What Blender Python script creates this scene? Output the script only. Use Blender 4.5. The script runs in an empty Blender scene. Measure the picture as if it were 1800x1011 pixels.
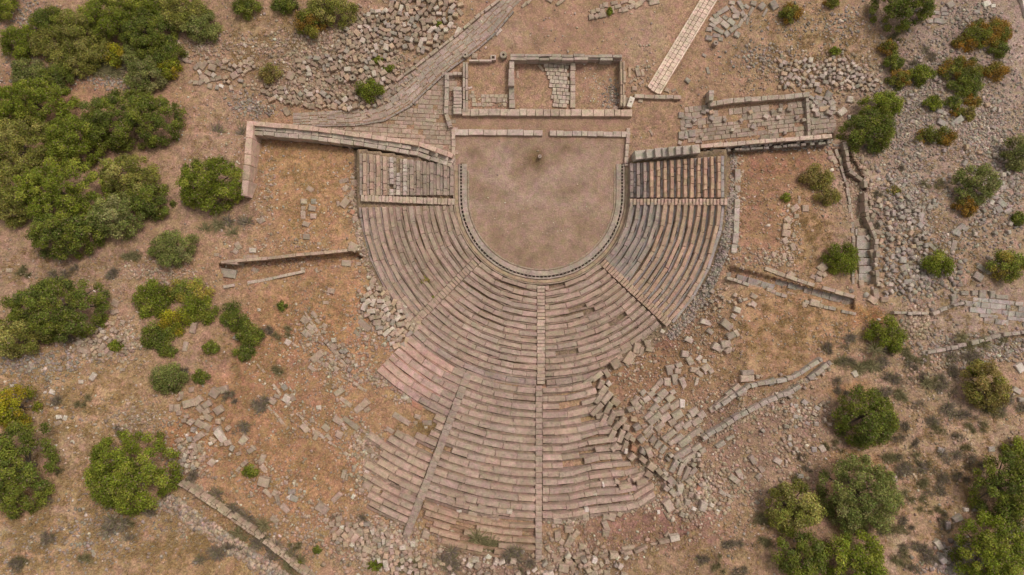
import bpy, math, random
import numpy as np

# ------------------------------------------------------------------ camera, sky, sun, exposure
SC = bpy.context.scene
HC = 70.0            # camera height over the orchestra floor, metres
S0 = 0.07            # metres per photograph pixel at orchestra level
CX, CY = 900.0, 505.5
cam = bpy.data.cameras.new("camera"); cam.lens = 20.0; cam.sensor_width = 36.0
cam.clip_start = 0.5; cam.clip_end = 3000
camo = bpy.data.objects.new("camera", cam); SC.collection.objects.link(camo)
camo.location = (0, 0, HC); camo.rotation_euler = (0, 0, 0)
SC.camera = camo

SUN_EL, SUN_AZ = math.radians(52), math.radians(40)      # azimuth clockwise from +Y
W = bpy.data.worlds.new("World"); SC.world = W; W.use_nodes = True
wn = W.node_tree; wn.nodes.clear()
sky = wn.nodes.new("ShaderNodeTexSky"); sky.sky_type = 'NISHITA'; sky.sun_disc = False
sky.sun_elevation = SUN_EL; sky.sun_rotation = SUN_AZ; sky.air_density = 1.0; sky.dust_density = 3.0; sky.ozone_density = 1.0
hs = wn.nodes.new("ShaderNodeHueSaturation"); hs.inputs["Saturation"].default_value = 0.05
bg = wn.nodes.new("ShaderNodeBackground"); bg.inputs["Strength"].default_value = 0.15
wo = wn.nodes.new("ShaderNodeOutputWorld")
wn.links.new(sky.outputs[0], hs.inputs["Color"]); wn.links.new(hs.outputs[0], bg.inputs["Color"]); wn.links.new(bg.outputs[0], wo.inputs["Surface"])
sl = bpy.data.lights.new("sun", 'SUN'); sl.energy = 1.3; sl.angle = math.radians(12); sl.color = (1.0, 0.91, 0.80)
so = bpy.data.objects.new("sun", sl); SC.collection.objects.link(so)
so.rotation_euler = (math.radians(90) - SUN_EL, 0, -SUN_AZ + math.pi)
so.rotation_euler = (-(math.pi / 2 - SUN_EL), 0, -SUN_AZ)
so.location = (30, 40, 60)
SC.view_settings.view_transform = 'Standard'; SC.view_settings.look = 'None'
SC.view_settings.exposure = 0.25; SC.view_settings.gamma = 1.0

R = random.Random(11)
NR = np.random.default_rng(5)
COL = SC.collection

# ------------------------------------------------------------------ photograph pixel at a height -> world point
def P(px, py, z):
    k = S0 * (HC - z) / HC
    return ((px - CX) * k, (CY - py) * k, z)

# ------------------------------------------------------------------ lattice noise
class Noise:
    def __init__(s, seed): s.t = np.random.default_rng(seed).random((256, 256))
    def __call__(s, x, y):
        x = np.asarray(x, float); y = np.asarray(y, float)
        xi = np.floor(x).astype(int); yi = np.floor(y).astype(int)
        fx = x - xi; fy = y - yi; fx = fx * fx * (3 - 2 * fx); fy = fy * fy * (3 - 2 * fy)
        t = s.t; a = t[xi & 255, yi & 255]; b = t[(xi + 1) & 255, yi & 255]; c = t[xi & 255, (yi + 1) & 255]; d = t[(xi + 1) & 255, (yi + 1) & 255]
        return (a * (1 - fx) + b * fx) * (1 - fy) + (c * (1 - fx) + d * fx) * fy
    def fbm(s, x, y, o=4):
        v = 0; a = 0.5; f = 1.0
        for i in range(o):
            v = v + a * s(np.asarray(x) * f + 17.3 * i, np.asarray(y) * f - 9.1 * i); a *= 0.5; f *= 2.03
        return v / (1 - 0.5 ** o)
N1, N2, N3 = Noise(1), Noise(2), Noise(3)
def sstep(a, b, x):
    t = np.clip((np.asarray(x, float) - a) / (b - a), 0, 1); return t * t * (3 - 2 * t)
def inpoly(poly, x, y):
    x = np.asarray(x, float); y = np.asarray(y, float); ins = np.zeros(x.shape, bool); n = len(poly)
    for i in range(n):
        x0, y0 = poly[i]; x1, y1 = poly[(i + 1) % n]
        if y0 == y1: continue
        c = ((y0 > y) != (y1 > y)) & (x < (x1 - x0) * (y - y0) / (y1 - y0) + x0); ins ^= c
    return ins

# ------------------------------------------------------------------ lie of the land (photograph pixels -> height)
TX, TY = 952.0, 345.0                      # centre of the seat curves
def zr(r): return np.interp(r, [0, 150, 156, 322, 575, 640, 1300], [0, 0, 0.8, 6.4, 13.3, 14.9, 22])
def zhill(y): return np.interp(y, [-2500, -400, 150, 300, 345, 1000, 1600, 4000], [-12, -4, 0, 3.2, 5, 16, 22, 30])
def wall_line(x): return np.interp(x, [430, 452, 630, 800, 801, 1104, 1105, 1230, 1465], [228, 236, 262, 283, 345, 345, 283, 266, 246])
PASS = [  # sunken passages: polygon, depth
    ([(385, 465), (470, 456), (560, 448), (628, 442), (640, 455), (540, 472), (470, 486), (395, 500)], 1.0),
    ([(1283, 468), (1330, 480), (1420, 505), (1502, 524), (1500, 545), (1400, 520), (1330, 505), (1275, 485)], .7),
    ([(1463, 262), (1490, 262), (1518, 310), (1530, 400), (1536, 500), (1505, 505), (1500, 400), (1480, 310)], .55),
]
SEAT_Z = 0.42
FLAT = [[(800, 55), (905, -30), (930, -10), (840, 90), (782, 128), (812, 128), (800, 290), (640, 245), (500, 225), (500, 190), (630, 185), (732, 116)], [(1190, 180), (1475, 160), (1475, 240), (1195, 252)], [(815, 100), (1100, 100), (1100, 195), (815, 195)], [(1130, 160), (1225, 0), (1240, -30), (1280, -30), (1170, 165)], [(1680, 520), (1840, 515), (1840, 580), (1690, 565)]]
def H(px, py, rough=True):
    px = np.asarray(px, float); py = np.asarray(py, float)
    r = np.where(py > TY, np.hypot(px - TX, py - TY), np.abs(px - TX))
    cav = zr(r) - np.where((r > 150) & (r < 645), SEAT_Z, 0) * sstep(150, 157, r)
    hl = zhill(py)
    hill = np.minimum(cav, hl)
    seat = (r < 324) & (py > wall_line(px))
    hill = np.where(seat, cav, hill)
    up = -0.003 * np.maximum(0, 205 - py)
    w = sstep(330, 428, px) * (1 - sstep(1468, 1580, px))
    upper = np.where((px > 430) & (px < 1466), (py < wall_line(px)).astype(float), (1 - sstep(225, 250, py)) * w)
    z = hill * (1 - upper) + up * upper
    orch = (r < 154) & (py > 205)
    z = np.where(orch, 0.0, z)
    z = z - .7 * ((r > 138.5) & (r < 144.5) & (py > 288) & (py < 490))
    for poly, d in PASS: z = z - d * inpoly(poly, px, py)
    if rough:
        a = 1 - 0.85 * ((r < 160) & (py > 205)).astype(float)
        a = a * (1 - 0.6 * ((r < 330) & (py > 250)))
        for poly in FLAT: a = a * (1 - .93 * inpoly(poly, px, py))
        z = z + a * (0.34 * (N1.fbm(px / 46, py / 46, 3) - 0.5) + 0.16 * (N2.fbm(px / 11, py / 11, 2) - 0.5) + 0.05 * (N3(px / 3.7, py / 3.7) - .5))
    return z
def Hs(px, py): return float(H(np.array([px]), np.array([py]))[0])
def G(px, py): z = Hs(px, py); return P(px, py, z)

# ------------------------------------------------------------------ materials
def new_mat(name):
    m = bpy.data.materials.new(name); m.use_nodes = True; nt = m.node_tree; b = nt.nodes["Principled BSDF"]
    b.inputs["Roughness"].default_value = 0.9; b.inputs["Specular IOR Level"].default_value = 0.15
    return m, nt, b
def nd(nt, typ, **kw):
    n = nt.nodes.new(typ)
    for k, v in kw.items():
        if hasattr(n, k): setattr(n, k, v)
        else: n.inputs[k].default_value = v
    return n
def noise_node(nt, vec, scale, detail=4, rough=0.6):
    n = nd(nt, "ShaderNodeTexNoise"); n.inputs["Scale"].default_value = scale; n.inputs["Detail"].default_value = detail; n.inputs["Roughness"].default_value = rough
    nt.links.new(vec, n.inputs["Vector"]); return n.outputs["Fac"]
def maprange(nt, v, a, b, c, d):
    n = nd(nt, "ShaderNodeMapRange"); n.inputs[1].default_value = a; n.inputs[2].default_value = b; n.inputs[3].default_value = c; n.inputs[4].default_value = d
    nt.links.new(v, n.inputs[0]); return n.outputs[0]
def mixc(nt, typ, fac, a, b):
    n = nd(nt, "ShaderNodeMix"); n.data_type = 'RGBA'; n.blend_type = typ; n.clamp_result = False
    for s, v in ((0, fac), (6, a), (7, b)):
        if hasattr(v, "is_linked"): nt.links.new(v, n.inputs[s])
        else: n.inputs[s].default_value = v if not isinstance(v, tuple) else (*v, 1)[:4]
    return n.outputs[2]
def math_node(nt, op, a, b):
    n = nd(nt, "ShaderNodeMath"); n.operation = op
    for i, v in enumerate((a, b)):
        if hasattr(v, "is_linked"): nt.links.new(v, n.inputs[i])
        else: n.inputs[i].default_value = v
    return n.outputs[0]
def bump(nt, bsdf, h, strength, dist):
    n = nd(nt, "ShaderNodeBump"); n.inputs["Strength"].default_value = strength; n.inputs["Distance"].default_value = dist
    nt.links.new(h, n.inputs["Height"]); nt.links.new(n.outputs[0], bsdf.inputs["Normal"])

def stone_material():
    m, nt, b = new_mat("weathered_stone")
    at = nd(nt, "ShaderNodeAttribute"); at.attribute_name = "tint"
    pos = nd(nt, "ShaderNodeNewGeometry").outputs["Position"]
    n1 = noise_node(nt, pos, 2.2, 6, 0.7); n2 = noise_node(nt, pos, 9.0, 5, 0.7); n3 = noise_node(nt, pos, 0.35, 3, 0.6)
    c = mixc(nt, 'MULTIPLY', 1.0, at.outputs["Color"], maprange(nt, n1, 0.3, 0.7, 0.66, 1.3))
    c = mixc(nt, 'MULTIPLY', 1.0, c, maprange(nt, n2, 0.3, 0.7, 0.76, 1.2))
    c = mixc(nt, 'MULTIPLY', 1.0, c, maprange(nt, n3, 0.3, 0.7, 0.85, 1.15))
    n4 = noise_node(nt, pos, 1.1, 4, 0.75)
    c = mixc(nt, 'MIX', maprange(nt, n4, 0.53, 0.68, 0.0, 0.55), c, (0.215, 0.145, 0.09))      # earth and ochre lichen
    n5 = noise_node(nt, pos, 4.3, 4, 0.75)
    c = mixc(nt, 'MIX', maprange(nt, n5, 0.62, 0.75, 0.0, 0.35), c, (0.12, 0.105, 0.10))          # black lichen
    n6 = noise_node(nt, pos, 6.5, 3, 0.7)
    c = mixc(nt, 'MIX', maprange(nt, n6, 0.63, 0.73, 0.0, 0.55), c, (0.46, 0.40, 0.35))        # pale lichen
    nhue = noise_node(nt, pos, 1.6, 4, 0.7)
    c = mixc(nt, 'MULTIPLY', 1.0, c, mixc(nt, 'MIX', maprange(nt, nhue, 0.35, 0.65, 0.0, 1.0), (1.09, 0.965, 1.0, 1), (0.93, 1.03, 0.87, 1)))
    nt.links.new(c, b.inputs["Base Color"])
    bump(nt, b, math_node(nt, 'ADD', n1, n2), 0.7, 0.08)
    return m
def ground_material():
    m, nt, b = new_mat("dry_earth")
    at = nd(nt, "ShaderNodeAttribute"); at.attribute_name = "tint"
    pos = nd(nt, "ShaderNodeNewGeometry").outputs["Position"]
    n0 = noise_node(nt, pos, 0.5, 6, 0.68); n1 = noise_node(nt, pos, 1.7, 6, 0.72); n2 = noise_node(nt, pos, 5.5, 4, 0.75); nh = noise_node(nt, pos, 0.9, 5, 0.7)
    gr = at.outputs["Alpha"]
    c = mixc(nt, 'MULTIPLY', 1.0, at.outputs["Color"], maprange(nt, n0, 0.3, 0.7, 0.74, 1.24))
    c = mixc(nt, 'MULTIPLY', gr, c, maprange(nt, n1, 0.3, 0.7, 0.68, 1.30))
    c = mixc(nt, 'MULTIPLY', gr, c, maprange(nt, n2, 0.3, 0.7, 0.55, 1.42))
    c = mixc(nt, 'MULTIPLY', 1.0, c, maprange(nt, n2, 0.3, 0.7, 0.88, 1.10))
    c = mixc(nt, 'MIX', math_node(nt, 'MULTIPLY', gr, maprange(nt, nh, 0.50, 0.68, 0.0, 0.5)), c, (0.33, 0.225, 0.10))     # straw
    nb = noise_node(nt, pos, 1.3, 5, 0.75)
    c = mixc(nt, 'MIX', math_node(nt, 'MULTIPLY', gr, maprange(nt, nb, 0.54, 0.70, 0.0, 0.6)), c, (0.115, 0.072, 0.045))      # dark litter
    v = nd(nt, "ShaderNodeTexVoronoi"); v.inputs["Scale"].default_value = 5.0; nt.links.new(pos, v.inputs["Vector"])
    vn = noise_node(nt, pos, 0.8, 3, 0.6)
    peb = math_node(nt, 'MULTIPLY', maprange(nt, v.outputs["Distance"], 0.16, 0.26, 1.0, 0.0), maprange(nt, vn, 0.45, 0.6, 0.15, 1.0))
    sp = nd(nt, "ShaderNodeSeparateColor"); nt.links.new(v.outputs["Color"], sp.inputs[0])
    peb = math_node(nt, 'MULTIPLY', math_node(nt, 'MULTIPLY', peb, gr), maprange(nt, sp.outputs[0], 0.4, 0.6, 0, 0.8))
    c = mixc(nt, 'MIX', peb, c, (0.42, 0.33, 0.28))
    nhue = noise_node(nt, pos, 1.15, 4, 0.7)
    c = mixc(nt, 'MULTIPLY', 1.0, c, mixc(nt, 'MIX', maprange(nt, nhue, 0.35, 0.65, 0.0, 1.0), (1.06, 0.95, 1.04, 1), (0.95, 1.03, 0.86, 1)))
    nt.links.new(c, b.inputs["Base Color"])
    bump(nt, b, math_node(nt, 'ADD', math_node(nt, 'ADD', n1, n2), math_node(nt, 'MULTIPLY', peb, .5)), 0.8, 0.12)
    return m
def leaf_material():
    m, nt, b = new_mat("foliage")
    at = nd(nt, "ShaderNodeAttribute"); at.attribute_name = "tint"
    nt.links.new(at.outputs["Color"], b.inputs["Base Color"]); b.inputs["Roughness"].default_value = 0.6
    tr = nd(nt, "ShaderNodeBsdfTranslucent"); nt.links.new(at.outputs["Color"], tr.inputs["Color"])
    mx = nd(nt, "ShaderNodeMixShader"); mx.inputs[0].default_value = 0.3
    out = nt.nodes["Material Output"]
    nt.links.new(b.outputs[0], mx.inputs[1]); nt.links.new(tr.outputs[0], mx.inputs[2]); nt.links.new(mx.outputs[0], out.inputs["Surface"])
    return m
def bark_material():
    m, nt, b = new_mat("bark")
    pos = nd(nt, "ShaderNodeNewGeometry").outputs["Position"]; n = noise_node(nt, pos, 9, 5, 0.7)
    c = mixc(nt, 'MIX', n, (0.05, 0.035, 0.025), (0.16, 0.12, 0.09)); nt.links.new(c, b.inputs["Base Color"]); bump(nt, b, n, 0.6, 0.05)
    return m
M_STONE, M_GROUND, M_LEAF, M_BARK = stone_material(), ground_material(), leaf_material(), bark_material()

# ------------------------------------------------------------------ objects and tags
def tag(o, label=None, cat=None, group=None, kind=None):
    if label: o["label"] = label
    if cat: o["category"] = cat
    if group: o["group"] = group
    if kind: o["kind"] = kind
    return o
def link(o, parent=None):
    COL.objects.link(o)
    if parent: o.parent = parent
    return o
def empty(name, loc=(0, 0, 0)):
    o = bpy.data.objects.new(name, None); o.location = loc; o.empty_display_size = 0.3; return link(o)

class MB:
    """collects blocks and other shapes (world coordinates) into one mesh"""
    def __init__(s): s.v = []; s.f = []; s.c = []
    def add(s, vs, fs, col):
        o = len(s.v); s.v.extend(vs); s.f.extend([tuple(i + o for i in f) for f in fs]); s.c.extend([col] * len(vs))
    def build(s, name, mat=None, parent=None, origin=(0, 0, 0), smooth=False):
        me = bpy.data.meshes.new(name)
        ox, oy, oz = origin
        me.from_pydata([(x - ox, y - oy, z - oz) for x, y, z in s.v], [], s.f)
        a = me.color_attributes.new("tint", 'FLOAT_COLOR', 'POINT')
        a.data.foreach_set("color", np.array([(*c, 1.0) for c in s.c], np.float32).ravel())
        if smooth: me.polygons.foreach_set("use_smooth", [True] * len(me.polygons))
        me.materials.append(mat or M_STONE)
        o = bpy.data.objects.new(name, me); o.location = origin
        return link(o, parent)
def np_mesh(name, verts, faces, cols, mat, parent=None, origin=(0, 0, 0)):
    """verts (n,3), faces (m,k) of one size k, cols (n,3)"""
    me = bpy.data.meshes.new(name); n, (m, k) = len(verts), faces.shape
    me.vertices.add(n); me.vertices.foreach_set("co", np.asarray(verts, np.float32).ravel())
    me.loops.add(m * k); me.loops.foreach_set("vertex_index", faces.astype(np.int32).ravel())
    me.polygons.add(m); me.polygons.foreach_set("loop_start", np.arange(0, m * k, k, dtype=np.int32))
    a = me.color_attributes.new("tint", 'FLOAT_COLOR', 'POINT')
    a.data.foreach_set("color", (cols if cols.shape[1] == 4 else np.concatenate([cols, np.ones((n, 1))], 1)).astype(np.float32).ravel())
    me.update(calc_edges=True); me.validate(); me.materials.append(mat)
    o = bpy.data.objects.new(name, me); o.location = origin
    return link(o, parent)

def jit(c, a=0.12, h=0.04, rr=R):
    k = 1 + rr.uniform(-a, a); return (c[0] * k * (1 + rr.uniform(-h, h)), c[1] * k, c[2] * k * (1 + rr.uniform(-h, h)))
BOXF = [(0, 1, 5, 4), (1, 2, 6, 5), (2, 3, 7, 6), (3, 0, 4, 7), (4, 5, 9, 8), (5, 6, 10, 9), (6, 7, 11, 10), (7, 4, 8, 11), (8, 9, 10, 11), (3, 2, 1, 0)]
def quad_block(mb, quad, zb, zt, col, bev=0.04, j=0.03, tilt=0.0):
    """block from four plan corners (world xy, counter-clockwise) between zb and zt with worn edges"""
    cx = sum(q[0] for q in quad) / 4; cy = sum(q[1] for q in quad) / 4
    tx, ty = R.uniform(-tilt, tilt), R.uniform(-tilt, tilt)
    b, md, t = [], [], []
    for (x, y) in quad:
        x += R.uniform(-j, j); y += R.uniform(-j, j)
        d = math.hypot(x - cx, y - cy) or 1; k = min(0.4, bev * 1.3 / d)
        dz = tx * (x - cx) + ty * (y - cy)
        b.append((x, y, zb + dz)); md.append((x, y, zt - bev * R.uniform(.6, 1.4) + dz)); t.append((x + (cx - x) * k, y + (cy - y) * k, zt + R.uniform(-.3, .3) * bev + dz))
    mb.add(b + md + t, BOXF, col)
def rect(px, py, L, Wd, ang, z):
    """plan corners of a block given in photograph pixels; ang is degrees clockwise in the picture"""
    k = S0 * (HC - z) / HC; a = -math.radians(ang); c, s = math.cos(a), math.sin(a); X, Y, _ = P(px, py, z)
    return [(X + (u * L * c - v * Wd * s) * k / 2, Y + (u * L * s + v * Wd * c) * k / 2) for u, v in ((-1, -1), (1, -1), (1, 1), (-1, 1))]

C_STONE = (0.345, 0.245, 0.195); C_GREY = (0.255, 0.215, 0.195); C_TAN = (0.42, 0.275, 0.19); C_ROSE = (0.43, 0.28, 0.235); C_PALE = (0.50, 0.40, 0.335)
C_DARK = (0.20, 0.155, 0.13); C_PAVE = (0.32, 0.25, 0.22)

# ------------------------------------------------------------------ ground sheet
SOIL = [  # cx, cy, rx, ry, colour, strength : kinds of soil and dry cover
    (950, 380, 150, 130, (0.315, 0.235, 0.18), 1.0), (950, 280, 170, 60, (0.34, 0.25, 0.195), 1.0), (950, 160, 150, 60, (0.345, 0.225, 0.155), .8), (1040, 50, 190, 55, (0.335, 0.22, 0.15), .9),
    (1130, 55, 40, 45, (0.40, 0.30, 0.22), .8),
    (540, 340, 90, 100, (0.36, 0.215, 0.115), 1.0), (500, 280, 60, 30, (0.385, 0.24, 0.12), .8), (560, 560, 110, 90, (0.345, 0.19, 0.10), 1.0), (480, 740, 130, 110, (0.33, 0.185, 0.10), .9), (600, 720, 110, 80, (0.30, 0.18, 0.105), .8),
    (520, 860, 110, 80, (0.345, 0.20, 0.11), .9), (370, 250, 90, 80, (0.33, 0.225, 0.16), .9),
    (130, 720, 160, 90, (0.37, 0.255, 0.15), .9), (120, 920, 180, 100, (0.35, 0.24, 0.14), .9), (400, 960, 120, 70, (0.35, 0.23, 0.13), .8), (90, 470, 160, 50, (0.31, 0.215, 0.155), .8), (330, 470, 80, 40, (0.33, 0.21, 0.13), .6),
    (480, 60, 60, 45, (0.35, 0.25, 0.155), .7), (620, 110, 150, 80, (0.30, 0.21, 0.15), .8), (740, 60, 60, 40, (0.31, 0.215, 0.145), .7),
    (1360, 360, 80, 90, (0.27, 0.15, 0.095), .9), (1410, 400, 35, 60, (0.37, 0.25, 0.14), .9), (1390, 290, 80, 20, (0.26, 0.145, 0.09), .8),
    (1150, 630, 70, 60, (0.21, 0.115, 0.07), 1.0), (1250, 630, 70, 60, (0.32, 0.205, 0.125), .8), (1340, 590, 110, 60, (0.34, 0.215, 0.125), .9), (1400, 560, 90, 40, (0.36, 0.225, 0.125), .7), (1300, 760, 80, 60, (0.24, 0.155, 0.115), .8),
    (1150, 930, 110, 35, (0.24, 0.135, 0.115), .9), (1180, 990, 150, 40, (0.28, 0.195, 0.125), .8), (1370, 790, 110, 80, (0.27, 0.19, 0.145), .8),
    (1430, 90, 120, 70, (0.34, 0.235, 0.145), .8), (1280, 130, 80, 40, (0.31, 0.205, 0.135), .8), (1160, 215, 60, 50, (0.31, 0.205, 0.14), .9),
    (1680, 120, 150, 140, (0.29, 0.235, 0.205), .9), (1660, 320, 150, 160, (0.30, 0.235, 0.195), .9), (1720, 560, 120, 60, (0.30, 0.24, 0.20), .8), (1650, 440, 110, 60, (0.33, 0.235, 0.15), .6), (1780, 80, 30, 80, (0.40, 0.33, 0.29), .7),
    (1620, 700, 130, 80, (0.30, 0.215, 0.15), .8), (1650, 830, 160, 90, (0.35, 0.25, 0.165), .9), (1780, 760, 80, 40, (0.36, 0.265, 0.185), .7), (1730, 250, 30, 20, (0.42, 0.225, 0.15), .7),
    (930, 1000, 200, 40, (0.24, 0.17, 0.13), .7), (760, 750, 45, 25, (0.24, 0.165, 0.085), .9), (700, 900, 70, 60, (0.32, 0.21, 0.125), .8), (60, 20, 80, 60, (0.33, 0.22, 0.15), .8), (80, 170, 90, 40, (0.32, 0.18, 0.115), .8),
    (330, 780, 40, 30, (0.33, 0.165, 0.08), .8), (430, 660, 60, 40, (0.32, 0.17, 0.095), .8), (1530, 555, 30, 14, (0.33, 0.15, 0.05), .9), (950, 230, 150, 14, (0.27, 0.165, 0.10), .8),
    (560, 640, 60, 14, (.25,.165,.135), 0.7),
    (470, 660, 50, 40, (.30,.165,.115), 0.7),
    (360, 640, 50, 30, (.33,.22,.165), 0.6),
    (150, 800, 60, 30, (.35,.255,.19), 0.7),
    (260, 960, 60, 26, (.31,.22,.15), 0.7),
    (1180, 600, 40, 26, (.22,.12,.085), 0.8),
    (1130, 680, 36, 24, (.25,.15,.095), 0.7),
    (1290, 640, 60, 18, (.36,.255,.165), 0.6),
    (1360, 740, 60, 24, (.26,.175,.145), 0.7),
    (1440, 560, 40, 20, (.36,.23,.12), 0.6),
    (1550, 720, 30, 50, (.29,.20,.14), 0.5),
    (1690, 700, 40, 30, (.33,.25,.19), 0.6),
    (1300, 60, 50, 30, (.33,.235,.17), 0.5),
    (1340, 110, 40, 20, (.25,.17,.125), 0.6),
    (980, 70, 60, 16, (.31,.21,.15), 0.6),
    (900, 60, 30, 20, (.37,.275,.215), 0.6),
    (300, 250, 30, 40, (.30,.205,.155), 0.6),
    (380, 300, 30, 20, (.36,.26,.20), 0.6),
    (600, 500, 30, 20, (.36,.215,.12), 0.6),
    (1360, 300, 40, 12, (.28,.13,.09), 0.8),
    (1790, 765, 50, 12, (.42, .32, .245), 1.2), (1720, 778, 50, 11, (.41, .31, .235), 1.2), (1640, 790, 50, 10, (.41, .31, .23), 1.1), (1570, 800, 40, 10, (.41, .30, .22), 1.0), (1600, 955, 30, 9, (.42, .32, .24), 1.2), (1570, 980, 18, 16, (.42, .32, .24), 1.2), (30, 950, 50, 12, (.43, .33, .24), 1.1), (100, 905, 40, 12, (.42, .32, .225), 1.0), (60, 780, 20, 50, (.38, .28, .215), .9), (330, 330, 20, 60, (.30, .205, .15), .8), (1290, 560, 20, 60, (.40, .285, .20), .7), (1060, 110, 20, 8, (.2,.16,.12), .3),
    (452, 300, 14, 60, (0.22, 0.145, 0.10), 1.2), (430, 370, 40, 40, (0.24, 0.165, 0.115), 1.0), (1515, 808, 70, 12, (0.33, .185, .085), 1.0), (1468, 870, 12, 50, (0.30, .18, .10), .9), (300, 215, 40, 50, (0.31, .18, .10), .6), (250, 290, 80, 25, (0.28, .18, .115), .6), (310, 790, 30, 40, (.34, .165, .075), .8), (70, 880, 25, 60, (.32, .19, .11), .7), (1500, 690, 40, 12, (.33, .18, .07), .8), (520, 505, 90, 30, (0.30, .19, .12), .6), (720, 150, 30, 20, (.28,.2,.14), .5),
]
def soil(px, py):
    wx = px + 46 * (N1.fbm(px / 37, py / 37, 4) - .5) + 16 * (N3.fbm(px / 9, py / 9, 2) - .5); wy = py + 46 * (N2.fbm(px / 37, py / 37, 4) - .5) + 16 * (N1.fbm(px / 9 + 50, py / 9, 2) - .5)
    base = np.array([0.325, 0.22, 0.145]); acc = np.zeros(px.shape + (3,)) + base * 0.35; wt = np.zeros(px.shape) + 0.35
    for cx, cy, rx, ry, c, s in SOIL:
        d = ((wx - cx) / rx) ** 2 + ((wy - cy) / ry) ** 2
        w = s * 1.4 * np.exp(-d ** 1.5 * 0.9); acc += w[..., None] * np.array(c); wt += w
    col = acc / wt[..., None]
    col = col * np.array([0.955, 0.865, 0.85])
    # cavea joints: dark compacted earth under and between the seats; wet-dark spots on the orchestra floor
    r = np.where(py > TY, np.hypot(px - TX, py - TY), np.abs(px - TX))
    orch = (r < 132) & (py > 240)
    m = np.where(orch, 0.42 * np.clip((N2.fbm(px / 38 + 7, py / 38, 6) - .48) * 4, 0, 1), 0)
    pk = np.where((r < 140) & (py > 240), .3 * np.clip((N3.fbm(px / 44, py / 44 + 31, 4) - .5) * 6, 0, 1), 0)[..., None]
    col = col * (1 - pk) + np.array([0.40, 0.285, 0.235]) * pk
    m = m + np.where((r < 133) & (py > 235), 0.7 * np.exp(-(((px - 945) / 26) ** 2 + ((py - 282) / 22) ** 2)) + 0.6 * np.exp(-(((px - 995) / 22) ** 2 + ((py - 262) / 10) ** 2)) + 0.55 * np.exp(-(((px - 1000) / 30) ** 2 + ((py - 335) / 16) ** 2)), 0)
    col = col * (1 - m[..., None]) + np.array([0.17, 0.105, 0.06]) * m[..., None]
    col = np.where(((r > 150) & (r < 330) & (py > wall_line(px)))[..., None], np.array([0.20, 0.14, 0.095]), col)
    return col
def grit(px, py):
    r = np.where(py > TY, np.hypot(px - TX, py - TY), np.abs(px - TX))
    smooth = ((r < 150) & (py > 205)) * .55 + .55 * np.exp(-(((px - 1020) / 170) ** 2 + ((py - 60) / 60) ** 2)) + .4 * np.exp(-(((px - 1340) / 110) ** 2 + ((py - 580) / 50) ** 2))
    return 1 - np.clip(smooth, 0, .8)
def build_ground():
    fx = np.arange(-150, 1951, 3.0); fy = np.arange(-120, 1132, 3.0)
    out = np.array([4, 10, 22, 45, 90, 180, 350, 700, 1400, 2400.0])
    xs = np.concatenate([fx[0] - out[::-1], fx, fx[-1] + out]); ys = np.concatenate([fy[0] - out[::-1], fy, fy[-1] + out])
    px, py = np.meshgrid(xs, ys); z = H(px, py); k = S0 * (HC - z) / HC
    v = np.stack([(px - CX) * k, (CY - py) * k, z], -1).reshape(-1, 3)
    c = np.concatenate([soil(px, py), grit(px, py)[..., None]], -1).reshape(-1, 4); ny, nx = px.shape
    i = np.arange(ny * nx).reshape(ny, nx)
    f = np.stack([i[1:, :-1], i[1:, 1:], i[:-1, 1:], i[:-1, :-1]], -1).reshape(-1, 4)
    o = np_mesh("ground", v, f, c, M_GROUND)
    o.data.polygons.foreach_set("use_smooth", [True] * len(o.data.polygons)); tag(o, kind="structure")
build_ground()

# ------------------------------------------------------------------ seating
def arc_pt(th, r): a = math.radians(th); return TX + r * math.sin(a), TY + r * math.cos(a)
def row_strip(mb, pts_in, pts_out, zb, zt, lens, col, gap=0.5, j=0.025, jz=0.02, jr=0.6, drop=0.0, ca=0.12, bev=0.045):
    """one course of blocks between two picture polylines given as functions of 0..1 with their length in pixels"""
    fi, fo, length = pts_in, pts_out, pts_in.length
    if length < 4: return
    t = 0.0
    while t < length - 2:
        L = min(R.uniform(*lens), length - t)
        if length - t - L < lens[0] * 0.4: L = length - t
        a, b = (t + gap / 2) / length, (t + L - gap / 2) / length
        t += L
        if R.random() < drop: continue
        oi, oo = R.uniform(-jr, jr), R.uniform(-jr, jr); dz = R.uniform(-jz, jz) - (R.random() < .05) * R.uniform(.03, .13); c = jit((col[0] * .98, col[1] * .965, col[2] * 1.0), ca)
        n = max(1, int(L / 14)); prev = None
        q = [(fi(a, oi), fi(b, oi), fo(b, oo), fo(a, oo))]
        quad = [P(x, y, zt)[:2] for x, y in q[0]]
        area = sum(quad[i][0] * quad[(i + 1) % 4][1] - quad[(i + 1) % 4][0] * quad[i][1] for i in range(4))
        if area < 0: quad = quad[::-1]
        quad_block(mb, quad, zb, zt + dz, c, bev, j, 0.012)
class Arc:
    def __init__(s, r, t0, t1, wob=None): s.r, s.t0, s.t1, s.wob = r, t0, t1, wob; s.length = abs(math.radians(t1 - t0)) * r
    def __call__(s, u, off=0):
        th = s.t0 + (s.t1 - s.t0) * u; r = s.r + off
        if s.wob: r += s.wob(th, s.r)
        return arc_pt(th, r)
class Lin:
    def __init__(s, p, q): s.p, s.q = p, q; s.length = math.hypot(q[0] - p[0], q[1] - p[1])
    def __call__(s, u, off=0):
        dx, dy = s.q[0] - s.p[0], s.q[1] - s.p[1]; l = s.length or 1
        return s.p[0] + dx * u - dy / l * off, s.p[1] + dy * u + dx / l * off
RL = [157 + 11.8 * k for k in range(14)]; RU = [338 + 14.7 * k for k in range(16)]; RB = [578 + 12.5 * k for k in range(5)]
def row_depth(r): return 11.8 if r < 322 else (14.7 if r < 570 else 12.5)
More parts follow.
